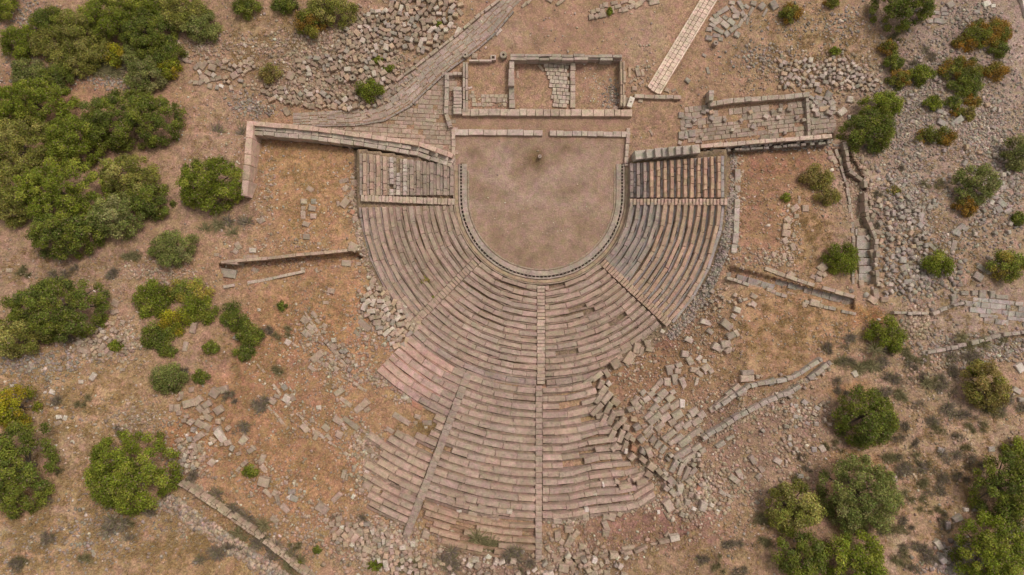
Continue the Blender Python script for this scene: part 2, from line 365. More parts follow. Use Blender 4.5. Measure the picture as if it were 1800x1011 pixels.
def seat_row(parent, r, t0, t1, lip, foot, lens=(14, 30), split=0.56, wob=None, drop=0.0, jr=0.7, jz=0.03):
    """one row of seats: front seat blocks and, a little lower behind them, the foot slabs"""
    d = row_depth(r); zt = float(zr(r + d * .5)); mb = MB()
    pad = math.degrees(1.0 / r)
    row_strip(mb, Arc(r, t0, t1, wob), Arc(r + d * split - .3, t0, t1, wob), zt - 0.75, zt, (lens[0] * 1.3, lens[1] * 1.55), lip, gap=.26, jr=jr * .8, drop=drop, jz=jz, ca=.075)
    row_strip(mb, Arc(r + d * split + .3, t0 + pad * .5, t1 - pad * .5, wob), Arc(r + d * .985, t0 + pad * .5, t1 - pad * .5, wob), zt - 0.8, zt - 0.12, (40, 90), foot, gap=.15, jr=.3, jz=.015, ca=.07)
    if mb.v: mb.build("seat_row", parent=parent)
def straight_row(parent, x0, x1, ytop, ybot, z, lip, foot, lens, split, jr=0.5, drop=0.0):
    """a straight row of the wings; x0 is the side towards the orchestra"""
    mb = MB(); xm = x0 + (x1 - x0) * split; e = .3 if x1 > x0 else -.3
    row_strip(mb, Lin((x0, ytop), (x0, ybot)), Lin((xm - e, ytop), (xm - e, ybot)), z - .75, z, lens, lip, jr=jr, drop=drop)
    row_strip(mb, Lin((xm + e, ytop), (xm + e, ybot)), Lin((x1 - e * .6, ytop), (x1 - e * .6, ybot)), z - .8, z - .13, lens, foot, jr=.2)
    mb.build("seat_row", parent=parent)
def wedge(name, label):
    return tag(empty(name, (P(TX, TY, 0))), label, "seating", "wedges of stone seats round the orchestra")
def reparent(w):
    for c in w.children: c.matrix_parent_inverse.translation = (-w.location.x, -w.location.y, -w.location.z)
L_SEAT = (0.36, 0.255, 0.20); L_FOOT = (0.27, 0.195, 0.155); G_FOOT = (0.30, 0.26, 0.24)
ER = lambda r: float(np.interp(r, [155, 322], [42.9, 45.0])); EU = lambda r: float(np.interp(r, [338, 640], [22.5, 21.7]))
def build_seats():
    w = wedge("seating_wedge", "straight block of tan seats beside the right end of the orchestra, dark foot slabs between")
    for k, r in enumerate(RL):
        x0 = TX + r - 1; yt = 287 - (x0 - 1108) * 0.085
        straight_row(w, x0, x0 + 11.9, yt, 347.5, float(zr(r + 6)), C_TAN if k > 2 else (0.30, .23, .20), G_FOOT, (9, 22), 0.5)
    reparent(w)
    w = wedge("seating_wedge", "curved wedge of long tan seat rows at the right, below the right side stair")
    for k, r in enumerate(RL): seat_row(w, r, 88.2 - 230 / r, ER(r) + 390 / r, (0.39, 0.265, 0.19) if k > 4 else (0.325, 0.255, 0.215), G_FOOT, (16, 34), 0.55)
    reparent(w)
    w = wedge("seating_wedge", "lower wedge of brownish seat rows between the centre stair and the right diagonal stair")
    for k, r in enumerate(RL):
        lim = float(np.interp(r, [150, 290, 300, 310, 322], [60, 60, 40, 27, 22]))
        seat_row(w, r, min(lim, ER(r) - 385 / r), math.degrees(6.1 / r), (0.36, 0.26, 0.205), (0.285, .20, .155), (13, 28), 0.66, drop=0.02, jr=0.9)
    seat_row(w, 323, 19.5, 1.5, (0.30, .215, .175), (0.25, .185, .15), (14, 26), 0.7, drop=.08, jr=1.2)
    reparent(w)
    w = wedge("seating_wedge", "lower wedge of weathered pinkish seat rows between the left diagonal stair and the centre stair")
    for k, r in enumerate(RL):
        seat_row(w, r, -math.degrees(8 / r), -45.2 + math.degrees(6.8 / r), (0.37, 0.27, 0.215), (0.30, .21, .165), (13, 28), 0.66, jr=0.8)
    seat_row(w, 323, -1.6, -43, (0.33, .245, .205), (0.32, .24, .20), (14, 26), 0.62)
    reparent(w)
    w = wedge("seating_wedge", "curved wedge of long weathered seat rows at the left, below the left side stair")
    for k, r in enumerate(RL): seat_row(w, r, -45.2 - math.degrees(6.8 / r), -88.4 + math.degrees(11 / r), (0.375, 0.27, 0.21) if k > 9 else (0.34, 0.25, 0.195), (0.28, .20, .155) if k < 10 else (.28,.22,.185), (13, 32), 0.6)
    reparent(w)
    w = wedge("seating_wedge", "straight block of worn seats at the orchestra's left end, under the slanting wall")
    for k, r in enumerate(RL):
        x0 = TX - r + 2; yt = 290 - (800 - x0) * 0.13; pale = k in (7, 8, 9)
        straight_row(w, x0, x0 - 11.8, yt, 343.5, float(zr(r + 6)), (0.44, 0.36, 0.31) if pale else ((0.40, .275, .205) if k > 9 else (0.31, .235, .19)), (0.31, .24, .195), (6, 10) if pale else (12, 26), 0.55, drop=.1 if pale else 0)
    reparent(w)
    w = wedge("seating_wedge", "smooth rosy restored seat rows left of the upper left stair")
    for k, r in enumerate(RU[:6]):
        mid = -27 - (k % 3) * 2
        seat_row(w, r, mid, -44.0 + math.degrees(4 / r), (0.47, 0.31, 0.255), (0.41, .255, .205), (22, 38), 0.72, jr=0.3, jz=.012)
        seat_row(w, r, -EU(r) - math.degrees(6.6 / r), mid, (0.34, 0.245, 0.20), (0.31, .22, .18), (13, 24), 0.68)
    reparent(w)
    w = wedge("seating_wedge", "broken upper seat rows ending in bare earth left of the upper left stair")
    for k, r in enumerate(RU[6:] + RB[:4]):
        st = float(np.interp(r, [425, 440, 468, 480, 520, 560, 595, 630], [-27, -25.5, -27, -32, -35.5, -34, -31, -27]))
        seat_row(w, r, -EU(r) - math.degrees(6.6 / r), st - R.uniform(-1.6, 1.2), (0.40, 0.285, 0.22), (0.26, .183, .14), (13, 26), 0.6, drop=.09, jr=1.3, jz=.06)
    reparent(w)
    w = wedge("seating_wedge", "broad upper wedge of seat rows between the upper left stair and the centre stair")
    for k, r in enumerate(RU + RB):
        low = r > 570; e0 = -EU(r) + math.degrees(6.6 / r)
        if low: e0 = float(np.interp(r, [578, 640], [-21, -17]))
        seat_row(w, r, -math.degrees(10.6 / r), e0, (0.38, 0.275, 0.22) if not low else (0.39, 0.265, 0.19), (0.255, .183, .14) if not low else (.27, .175, .115), (15, 30), 0.6, drop=.02 if not low else .3, jr=1.0, jz=.03)
    reparent(w)
    w = wedge("seating_wedge", "wavy slumped upper seat rows right of the centre stair, ragged at their right end")
    for k, r in enumerate(RU):
        lim = float(np.interp(r, [338, 425, 480, 520, 558], [16, 17.5, 18, 20.5, 20])) + R.uniform(-1.3, 1.3)
        wob = lambda th, rr: (-7.5 * math.sin((th - 6) * 0.42 + rr * .012) * (th / 20) ** 1.2 * (1 if rr > 430 else .35)) if th > 0 else 0
        seat_row(w, r, lim, math.degrees(1.7 / r), (0.39, 0.28, 0.225), (0.245, .175, .135), (14, 26), 0.6, wob=wob, drop=.03, jr=1.3, jz=.05)
    reparent(w)
build_seats()

ER = lambda r: float(np.interp(r, [155, 322], [42.9, 45.0])); EU = lambda r: float(np.interp(r, [338, 640], [22.5, 21.7]))
def stair(label, pa, pb, wid, n, col, zoff=0.06, wj=0.3, ca=0.1):
    """flight of steps from pa to pb (picture), as wide as wid pixels"""
    base = P(pa[0], pa[1], 0); root = tag(empty("stairway", base), label, "stairway", "stairways between the seats")
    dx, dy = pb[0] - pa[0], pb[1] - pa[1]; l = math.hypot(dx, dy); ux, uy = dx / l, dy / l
    for i in range(n):
        x = pa[0] + dx * (i + .5) / n; y = pa[1] + dy * (i + .5) / n
        r = math.hypot(x - TX, max(y - TY, 0)) if y > TY else abs(x - TX)
        zt = float(zr(r + .25 * l / n)) + zoff; mb = MB()
        q = rect(x + R.uniform(-.3, .3), y + R.uniform(-.3, .3), l / n - (1.5 if n in (32, 28) and l > 250 else .8), wid + R.uniform(-wj, wj), math.degrees(math.atan2(uy, ux)), zt)
        quad_block(mb, q, zt - .6, zt + R.uniform(-.02, .02), jit(col, ca), 0.03, 0.02, .01)
        mb.build("step", parent=root)
    reparent(root)
C_PINK = (0.43, 0.31, 0.255)
stair("pale pink centre stair climbing from the orchestra between the two lower wedges", (951, 502), (951, 676), 13.5, 29, C_PINK)
stair("worn grey centre stair running up the upper seats to the top edge", (947.5, 678), (947, 985), 11.5, 32, (0.34, 0.25, 0.205))
stair("diagonal stair going down left from the orchestra between two wedges", arc_pt(-45.2, 158), arc_pt(-45.2, 324), 13, 28, (0.355, .255, .20))
stair("diagonal stair going down right from the orchestra, small tan steps", arc_pt(42.9, 157), arc_pt(45, 318), 13, 27, (0.40, .275, .21))
stair("straight stair of light slabs crossing the left seats from the orchestra edge", (799, 355), (634, 348), 11, 27, (0.43, .325, .26))
stair("straight stair of narrow tan slabs crossing the right seats from the orchestra edge", (1107, 355), (1279, 355), 11, 28, (0.455, .315, .25))
stair("upper left stair of broad worn steps descending beside the rosy rows", arc_pt(-22.5, 338), arc_pt(-21.7, 668), 13, 28, (0.33, .245, .205))

# ------------------------------------------------------------------ ring drain round the orchestra
def horseshoe(r, ytop, n=64):
    pts = [(TX - r, ytop + (TY - ytop) * i / 10) for i in range(10)]
    pts += [(TX - r * math.cos(math.pi * i / n), TY + r * math.sin(math.pi * i / n)) for i in range(n + 1)]
    pts += [(TX + r, TY - (TY - ytop) * (i + 1) / 10) for i in range(10)]
    return pts
def ring_drain():
    root = tag(empty("drain_channel", P(TX, TY + 140, 0)), "grey stone drain curving round the orchestra with a line of slots", "drain")
    mb = MB(); po, pm, pn, pi = horseshoe(146, 288), horseshoe(143.2, 288), horseshoe(140.2, 288), horseshoe(131.5, 288)
    c = (0.345, 0.27, 0.23); acc = 0; i = 0
    def strip(a, b, z, col, step):
        i = 0
        while i < len(a) - 1:
            k = min(i + step + R.choice([0, 0, 1]), len(a) - 1)
            q = [P(*a[i], z)[:2], P(*a[k], z)[:2], P(*b[k], z)[:2], P(*b[i], z)[:2]]
            ar = sum(q[j][0] * q[(j + 1) % 4][1] - q[(j + 1) % 4][0] * q[j][1] for j in range(4))
            quad_block(mb, q if ar > 0 else q[::-1], z - 1.0, z, jit(col, .08), .02, .006)
            i = k
    strip(horseshoe(152.6, 290), horseshoe(147.2, 290), .1, (0.37, .27, .19), 1); strip(po, pm, .16, c, 2); strip(pn, pi, .16, c, 2)
    # bars between the slots
    l = 0; prev = None
    for j in range(len(pm) - 1):
        a, b = pm[j], pm[j + 1]; d = math.hypot(b[0] - a[0], b[1] - a[1]); n = max(1, round(d / 5.2))
        for q in range(n):
            t = (q + .5) / n; x = a[0] + (b[0] - a[0]) * t; y = a[1] + (b[1] - a[1]) * t
            x2 = pn[j][0] + (pn[j + 1][0] - pn[j][0]) * t; y2 = pn[j][1] + (pn[j + 1][1] - pn[j][1]) * t
            quad_block(mb, rect((x + x2) / 2, (y + y2) / 2, 2.0, 2.6, math.degrees(math.atan2(b[1] - a[1], b[0] - a[0])), .15), -.2, .155, jit(c, .06), .015, .004)
    o = mb.build("channel_slab", parent=root)
    mb = MB(); po, pi = horseshoe(130.2, 300), horseshoe(127.6, 300)
    for i in range(0, len(po) - 1):
        q = [P(*po[i], .1)[:2], P(*po[i + 1], .1)[:2], P(*pi[i + 1], .1)[:2], P(*pi[i], .1)[:2]]
        ar = sum(q[j][0] * q[(j + 1) % 4][1] - q[(j + 1) % 4][0] * q[j][1] for j in range(4))
        quad_block(mb, q if ar > 0 else q[::-1], -.25, .10, jit((0.33, .25, .19), .12), .02, .02)
    mb.build("inner_kerb", parent=root); reparent(root)
    mb = MB(); po, pi = horseshoe(155.5, 290, 48), horseshoe(153.2, 290, 48)
    for i in range(len(po) - 1):
        q = [P(*po[i], .5)[:2], P(*po[i + 1], .5)[:2], P(*pi[i + 1], .5)[:2], P(*pi[i], .5)[:2]]
        ar = sum(q[j][0] * q[(j + 1) % 4][1] - q[(j + 1) % 4][0] * q[j][1] for j in range(4))
        quad_block(mb, q if ar > 0 else q[::-1], -.25, .75, jit((0.29, .215, .17), .12), .03, .01)
    tag(mb.build("orchestra_wall"), "low curved stone wall carrying the first row of seats round the orchestra", "wall")
ring_drain()

# ------------------------------------------------------------------ walls
def wall(name, label, line, wid, zt, zb, col, lens=(10, 20), courses=1, split=1, drop=0.0, cat="wall", jz=0.04, ca=0.12, jr=0.4, tilt=.01, mb=None, group=None):
    """wall of squared blocks along a picture polyline; zt/zb are numbers or functions of the picture point; split = rows of blocks side by side"""
    own = mb is None; mb = mb or MB()
    for (a, b) in zip(line[:-1], line[1:]):
        l = math.hypot(b[0] - a[0], b[1] - a[1]); ang = math.degrees(math.atan2(b[1] - a[1], b[0] - a[0])); nx, ny = -(b[1] - a[1]) / l, (b[0] - a[0]) / l
        for sidx in range(split):
            off = ((sidx + .5) / split - .5) * wid; t = 0
            while t < l - .5:
                L = min(R.uniform(*lens), l - t)
                if l - t - L < lens[0] * .4: L = l - t
                x = a[0] + (b[0] - a[0]) * (t + L / 2) / l + nx * off; y = a[1] + (b[1] - a[1]) * (t + L / 2) / l + ny * off; t += L
                top = zt(x, y) if callable(zt) else zt; bot = zb(x, y) if callable(zb) else zb
                if R.random() < drop: top = bot + (top - bot) * R.uniform(.6, .85)
                q = rect(x + nx * R.uniform(-jr, jr), y + ny * R.uniform(-jr, jr), L - .6, wid / split - .6 + R.uniform(-jr, jr), ang, top)
                hh = (top - bot) / courses
                for cidx in range(courses):
                    if cidx < courses - 1: quad_block(mb, [(u + R.uniform(-.02, .02), v + R.uniform(-.02, .02)) for u, v in q], bot + hh * cidx, bot + hh * (cidx + 1) - .012, jit(col, ca), .02, .015)
                    else: quad_block(mb, q, bot + hh * cidx, top + R.uniform(-jz, jz), jit(col, ca), .04, .025, tilt)
    if own:
        return tag(mb.build(name), label, cat, group)
gz = lambda d: (lambda x, y: Hs(x, y) + d)
# stage building
wall("stage_wall", "double rear wall of the stage building along the top of its rooms", [(897, 100), (1094, 101)], 11, 1.05, -1.2, (0.33, .26, .22), (14, 30), 3, 2, .16, jz=.12, jr=.8, tilt=.05, ca=.18)
wall("stage_wall", "left wall of the stage rooms, ending at the rear wall's left corner", [(899.5, 106), (899.5, 190)], 10, .9, -1, (0.34, .265, .225), (12, 24), 3, 1, .1, jz=.12, jr=.8, tilt=.05, ca=.18)
wall("stage_wall", "right wall of the stage rooms with a hollow groove along its top", [(1095, 107), (1095, 187)], 9, 1.0, -1, (0.36, .265, .20), (14, 30), 3, 2, .06, jz=.12, jr=.8, tilt=.05, ca=.18)
wall("cross_wall", "low light cross wall dividing the two right stage rooms", [(1007, 110), (1007, 190)], 9.5, .35, -.9, (0.40, .305, .25), (10, 14), 1)
wall("front_wall", "broad light foundation along the front of the stage rooms", [(812, 197), (1112, 198.5)], 12.5, .5, -.7, (0.43, .32, .26), (8, 24), 1, 1)
wall("front_kerb", "pale line of slabs facing the orchestra below the stage rooms, left part", [(799, 232), (954, 233.5)], 10.5, .35, -.5, (0.44, .345, .295), (16, 30), 1)
wall("front_kerb", "pale line of slabs facing the orchestra below the stage rooms, right part", [(966, 234), (1108, 236)], 9.5, .33, -.5, (0.42, .33, .28), (10, 20), 1)
wall("room_wall", "thin low wall on the left edge of the leftmost stage room", [(818, 109), (818, 197)], 9, .55, -.8, (0.38, .29, .24), (16, 30), 1, 2)
wall("room_wall", "short low wall along the top of the leftmost stage room", [(824, 106), (864, 106)], 4, .35, -.8, (0.40, .31, .26), (14, 30), 1)
wall("stepped_wall", "stack of flat slabs like steps left of the leftmost stage room", [(804, 152), (804, 200)], 15, .7, -.8, (0.43, .33, .28), (5, 8), 1)
wall("stepped_wall", "narrow broken wall of mixed stones left of the stacked slabs", [(786, 130), (784, 200), (792, 224)], 8, .6, -.8, (0.40, .31, .26), (7, 16), 1, 1, .15)
wall("stepped_wall", "short low wall closing the top of the narrow broken wall", [(781, 130), (812, 129)], 6, .5, -.8, (0.37, .285, .24), (8, 16), 1)
wall("kerb_line", "upright row of stones running down to the left corner of the orchestra", [(797, 228), (797, 300)], 7, .4, -.3, (0.42, .315, .255), (10, 20), 1)
wall("kerb_line", "upright row of stones running down to the right corner of the orchestra", [(1105, 225), (1101, 292)], 7, .4, -.3, (0.42, .315, .26), (10, 20), 1, 1, .1)
wall("kerb_line", "low line of slabs at the foot of the pink walkway, right of the stage", [(1115, 168.5), (1198, 171)], 7, .35, -.8, (0.40, .305, .255), (10, 22), 1)
# retaining walls of the seats
wall("retaining_wall", "long pink capped retaining wall slanting down to the left seats from the corner", [(436, 216), (560, 227), (735, 252), (796, 274)], 8.5, lambda x, y: min(4.2, float(zr(TX - x)) + .55), -.6, (0.50, .345, .275), (20, 34), 4, 1, jr=.3, ca=.08)
wall("wall_core", "broad mortared core behind the long pink retaining wall on the left", [(447, 229), (560, 239), (640, 250), (735, 266), (796, 287)], 16, lambda x, y: min(3.85, float(zr(TX - x)) + .1), -.4, (0.41, .33, .275), (14, 26), 2, 2, jr=.5)
wall("retaining_wall", "short pink side wall going down from the left corner, tree beside it", [(439, 213), (434, 290), (428, 345)], 12, lambda x, y: float(zhill(y)) + 2.0 + max(0, (290 - y)) * .012, lambda x, y: float(zhill(y)) - 1.2, (0.485, .335, .27), (18, 30), 3, 1, ca=.08)
wall("retaining_wall", "right retaining wall of big pale blocks beside the straight right seats", [(1116, 273), (1231, 261)], 16, lambda x, y: float(zr(x - TX)) + .55, -.6, (0.40, .33, .285), (10, 20), 3, 1, jz=.1)
wall("retaining_wall", "light capped right retaining wall running out to the far right corner", [(1232, 257), (1345, 248), (1463, 239)], 7.5, 4.0, -.6, (0.49, .365, .30), (14, 30), 4, 1, ca=.08)
wall("wall_core", "rough dark stone core behind the right retaining wall", [(1236, 265), (1345, 257), (1460, 248)], 10, 3.5, -.3, (0.25, .21, .185), (5, 9), 3, 2, .2, jz=.15)
wall("terrace_wall", "upright row of flat stones along the right edge of the seats", [(1297, 297), (1297, 350), (1294, 410), (1290, 445)], 10, gz(.35), gz(-1), (0.38, .31, .27), (14, 30), 1, 1, .1)
# passages
def pz(x, y): return Hs(x, y)
wall("passage_wall", "upper wall of the sunken passage left of the seats", [(388, 461), (470, 454), (545, 446), (628, 438)], 6, lambda x, y: float(zhill(y)) + .3, lambda x, y: float(zhill(y)) - 2, (0.38, .27, .205), (14, 28), 3, 1)
wall("passage_wall", "lower wall of the sunken passage left of the seats, light stones", [(392, 505), (465, 492), (535, 477)], 5.5, lambda x, y: float(zhill(y)) + .2, lambda x, y: float(zhill(y)) - 2, (0.44, .34, .28), (14, 30), 3, 1, .1)
wall("passage_wall", "upper wall of the grey ramp right of the seats, big blocks", [(1345, 472), (1420, 498), (1503, 522)], 7, lambda x, y: float(zhill(y)) + .25, lambda x, y: float(zhill(y)) - 2, (0.39, .295, .235), (12, 24), 3, 1, .1)
wall("passage_wall", "lower edge of the grey ramp right of the seats, rubble and blocks", [(1278, 488), (1345, 510), (1440, 537), (1505, 553)], 6, lambda x, y: float(zhill(y)) + .15, lambda x, y: float(zhill(y)) - 2, (0.35, .275, .23), (8, 18), 3, 1, .25)
wall("passage_wall", "left wall of the stepped passage behind the right terrace", [(1470, 262), (1490, 330), (1500, 400), (1500, 500)], 6, lambda x, y: float(zhill(y)) + .1, lambda x, y: float(zhill(y)) - 2, (0.33, .26, .215), (9, 18), 2, 1, .35, jz=.15, jr=1)
wall("passage_wall", "dark right wall of the stepped passage behind the right terrace", [(1484, 250), (1494, 300), (1521, 318), (1524, 380), (1540, 420), (1544, 500)], 7, lambda x, y: float(zhill(y)) + .45, lambda x, y: float(zhill(y)) - 2, (0.31, .24, .195), (8, 16), 3, 1, .2, jz=.15, jr=.8)
wall("field_wall", "long mortared wall running down the lower left, dry scrub along it", [(314, 848), (400, 905), (470, 955), (560, 1030)], 9, gz(.75), gz(-1), (0.36, .265, .20), (6, 15), 2, 2, .03, jz=.06, jr=.6, ca=.15)
wall("curved_wall", "curved double wall of grey blocks at the lower right, outer line", [(1236, 772), (1290, 738), (1350, 705), (1400, 685), (1462, 636)], 8.5, gz(.55), gz(-1), (0.35, .285, .25), (10, 20), 1, 1, .1, jr=.8, jz=.08)
wall("curved_wall", "curved double wall of grey blocks at the lower right, inner line", [(1258, 718), (1320, 678), (1395, 665), (1445, 632)], 7.5, gz(.6), gz(-1), (0.37, .30, .26), (11, 22), 1, 1, .08, jr=.8, jz=.08)
wall("field_wall", "low broken wall crossing to the right edge below the grey slabs", [(1622, 622), (1700, 606), (1765, 588), (1830, 582)], 7, gz(.5), gz(-1), (0.35, .28, .24), (8, 18), 1, 1, .15, jr=1)
wall("field_wall", "low light wall at the far right above the green round bush", [(1572, 550), (1640, 552), (1700, 530)], 6, gz(.5), gz(-1), (0.36, .29, .25), (8, 16), 1, 1, .25, jr=1)
wall("court_wall", "wall of rough blocks along the top of the grey flagstone court", [(1247, 183), (1290, 176), (1380, 170), (1424, 165)], 9, .75, -1.2, (0.37, .29, .24), (10, 24), 2, 1, .03, jr=.6)
wall("court_wall", "short upright wall stub at the left end of the flagstone court wall", [(1251, 158), (1250, 187)], 9, 1.2, -1.2, (0.34, .27, .22), (7, 12), 2, 1, .1)
wall("court_wall", "thin upright wall of long blocks closing the flagstone court at the right", [(1419, 168), (1423, 240)], 6, .55, -.8, (0.34, .27, .225), (10, 20), 1, 1, .1)
# rings of foundations in the earth on the left hillside
for lab, ln in (("upper line of stones in the earth left of the seats, slanting down", [(536, 548), (570, 600), (620, 655)]), ("line of broken slabs between earth strips left of the rosy seats", [(555, 632), (600, 660), (645, 688)]),
                ("long slanting line of low stones at the lower left hillside", [(452, 640), (510, 715), (560, 765), (612, 800)]), ("low stone line slanting beside two small dark bushes", [(452, 695), (490, 735), (505, 755)]),
                ("line of stones joining the ragged left ends of the upper seats", [(580, 728), (640, 782), (700, 828)])):
    wall("stone_line", lab, ln, 4.5, gz(.12), gz(-.6), (0.41, .30, .24), (5, 16), 1, 1, .45, jr=1.2, group="low stone lines on the left hillside")

# ------------------------------------------------------------------ paving, road and walkway (ground)
def pave(name, poly, ang, rows, lens, zf, col, th=.25, ca=.12, jz=.02, drop=0., gap=.7, kind="structure", tilt=.01):
    mb = MB(); xs = [p[0] for p in poly]; ys = [p[1] for p in poly]; mx, my = sum(xs) / len(xs), sum(ys) / len(ys)
    ext = max(max(xs) - min(xs), max(ys) - min(ys)); a = math.radians(ang); c, s = math.cos(a), math.sin(a); v = -ext
    while v < ext:
        wv = R.uniform(*rows); u = -ext + R.uniform(-10, 0)
        while u < ext:
            L = R.uniform(*lens); x = mx + (u + L / 2) * c - (v + wv / 2) * s; y = my + (u + L / 2) * s + (v + wv / 2) * c; u += L
            if not inpoly(poly, np.array([x]), np.array([y]))[0] or R.random() < drop: continue
            z = zf(x, y); quad_block(mb, rect(x, y, L - gap, wv - gap, ang, z), z - th, z + R.uniform(-jz, jz), jit(col, ca), .02, .02, tilt)
        v += wv
    return tag(mb.build(name), kind=kind)
zu = lambda d: (lambda x, y: -0.003 * max(0, 205 - y) + d)
pave("pavement", [(782, 128), (800, 128), (798, 275), (700, 262), (640, 240), (540, 222), (625, 221), (675, 211), (722, 186), (750, 158)], 3, (6, 10), (7, 20), zu(.07), (0.34, .25, .20), drop=.12, ca=.15, jz=.03)
pave("pavement", [(826, 162), (892, 166), (892, 191), (824, 191)], 0, (6, 9), (6, 11), zu(.09), (0.40, .30, .235), drop=.3)
pave("pavement", [(957, 110), (1001, 110), (1001, 191), (972, 191), (968, 150)], 4, (6, 9), (5, 11), zu(.22), (0.42, .33, .27), th=.5, jz=.05)
pave("pavement", [(1202, 190), (1245, 186), (1290, 186), (1420, 175), (1470, 185), (1470, 236), (1230, 248), (1195, 244)], -6, (6, 12), (7, 20), zu(.08), (0.32, .245, .20), drop=.17, jz=.05, ca=.17, tilt=.03)
pave("pavement", [(1424, 180), (1468, 215), (1466, 238), (1424, 240)], -6, (8, 12), (10, 18), zu(.10), (0.33, .265, .225), drop=.05)
pave("pavement", [(1283, 470), (1330, 484), (1420, 508), (1500, 530), (1498, 542), (1400, 516), (1330, 502), (1278, 486)], 16, (14, 16), (14, 30), lambda x, y: Hs(x, y) + .12, (0.285, .24, .215), drop=.1)
pave("pavement", [(1690, 530), (1740, 522), (1830, 530), (1830, 575), (1760, 572), (1700, 556)], 6, (5, 11), (6, 22), lambda x, y: Hs(x, y) + .1, (0.34, .285, .265), drop=.2, ca=.2, jz=.06, tilt=.04)
def strip_road():
    le = [(905, -18), (880, 2), (847, 28), (800, 67), (732, 120), (675, 162), (630, 189), (580, 195), (515, 198)]
    ri = [(925, -8), (900, 17), (868, 56), (836, 84), (782, 124), (747, 156), (718, 184), (673, 209), (622, 218), (515, 219)]
    def samp(pl, n):
        d = [0]
        for a, b in zip(pl[:-1], pl[1:]): d.append(d[-1] + math.hypot(b[0] - a[0], b[1] - a[1]))
        t = np.linspace(0, d[-1], n); return list(zip(np.interp(t, d, [p[0] for p in pl]), np.interp(t, d, [p[1] for p in pl])))
    n = 33; A, B = samp(le, n), samp(ri, n); mb = MB()
    for i in range(n - 1):
        cuts = [0]
        while cuts[-1] < 1: cuts.append(min(1, cuts[-1] + R.uniform(.2, .36)) if cuts[-1] < .7 else 1)
        lp = lambda a, b, t: (a[0] + (b[0] - a[0]) * t, a[1] + (b[1] - a[1]) * t)
        for u, v in zip(cuts[:-1], cuts[1:]):
            e = .02; pts = [lp(A[i], B[i], u + e), lp(A[i + 1], B[i + 1], u + e), lp(A[i + 1], B[i + 1], v - e), lp(A[i], B[i], v - e)]
            cx = sum(p[0] for p in pts) / 4; cy = sum(p[1] for p in pts) / 4; pts = [(cx + (x - cx) * .98, cy + (y - cy) * .98) for x, y in pts]
            z = zu(.05)(cx, cy); q = [P(x, y, z)[:2] for x, y in pts]; ar = sum(q[j][0] * q[(j + 1) % 4][1] - q[(j + 1) % 4][0] * q[j][1] for j in range(4))
            quad_block(mb, q if ar > 0 else q[::-1], z - .35, z + R.uniform(-.015, .015), jit((0.335, .255, .215), .1), .015, .03, .004)
    tag(mb.build("road"), kind="structure")
    wall("kerb", "dark stone kerb along the inner edge of the old paved road", [(x + 2.5, y + 2) for x, y in ri[1:]], 4, zu(.26), zu(-.5), (0.27, .215, .19), (10, 22), 1, cat="kerb", jr=.3)
    wall("kerb", "light stone kerb along the outer edge of the old paved road, heaps beside it", [(x - 2.5, y - 3) for x, y in le[1:7]], 5.5, zu(.35), zu(-.5), (0.38, .29, .23), (9, 20), 1, 1, .25, cat="kerb", jr=.8)
strip_road()
def walkway():
    root = empty("path", P(1200, 80, -1)); tag(root, kind="structure")
    a, b = (1150, 159), (1257, -18); l = math.hypot(b[0] - a[0], b[1] - a[1]); ang = math.degrees(math.atan2(b[1] - a[1], b[0] - a[0])); ux, uy = (b[0] - a[0]) / l, (b[1] - a[1]) / l
    mb = MB(); t = 0; lanes = [(-8.6, 5.2), (-2.4, 6.8), (5.6, 8.6)]
    off = [0, 0, 0]
    for li, (o, w) in enumerate(lanes):
        t = R.uniform(-5, 0)
        while t < l:
            L = R.uniform(7.5, 9.5); x = a[0] + ux * (t + L / 2) - uy * o; y = a[1] + uy * (t + L / 2) + ux * o
            z = -.003 * max(0, 205 - y) + .3; quad_block(mb, rect(x, y, L - .6, w - .5, ang, z), z - .3, z, jit((0.60, .445, .36), .05, .02), .012, .004); t += L
    mb.build("paving_tile", parent=root)
    for o in (-12.4, 11.4):
        mb = MB(); n = 6
        for i in range(n):
            x = a[0] + ux * l * (i + .5) / n - uy * o; y = a[1] + uy * l * (i + .5) / n + ux * o; z = -.003 * max(0, 205 - y) + .33
            quad_block(mb, rect(x, y, l / n - .4, 2.6, ang, z), z - .35, z, jit((0.66, .50, .41), .05, .02), .012, .004)
        mb.build("edge_board", parent=root)
    reparent(root)
    # pale road at the top right corner
    mb = MB(); pts = [(1786, -20), (1850, -20), (1850, 60), (1800, 30)]; quad_block(mb, [P(*p, Hs(*p) + .1)[:2] for p in pts][::-1], -1.6, -.6, (0.55, .47, .43), .02, .0); tag(mb.build("road"), kind="structure")
walkway()
def steps_right():
    root = tag(empty("stairway", G(1518, 450)), "broad grey stair of long slabs in the sunken passage at the right", "stairway")
    for i, y in enumerate([408, 420, 432, 446, 460, 474, 487]):
        z = Hs(1517, y) + .25; mb = MB(); quad_block(mb, rect(1519 + i * 1.0, y, 30 - i % 2 * 3, 12.5, 92 - 90 - 3, z), z - .5, z, jit((0.36, .30, .275), .06), .03, .03); mb.build("step", parent=root)
    reparent(root)
steps_right()

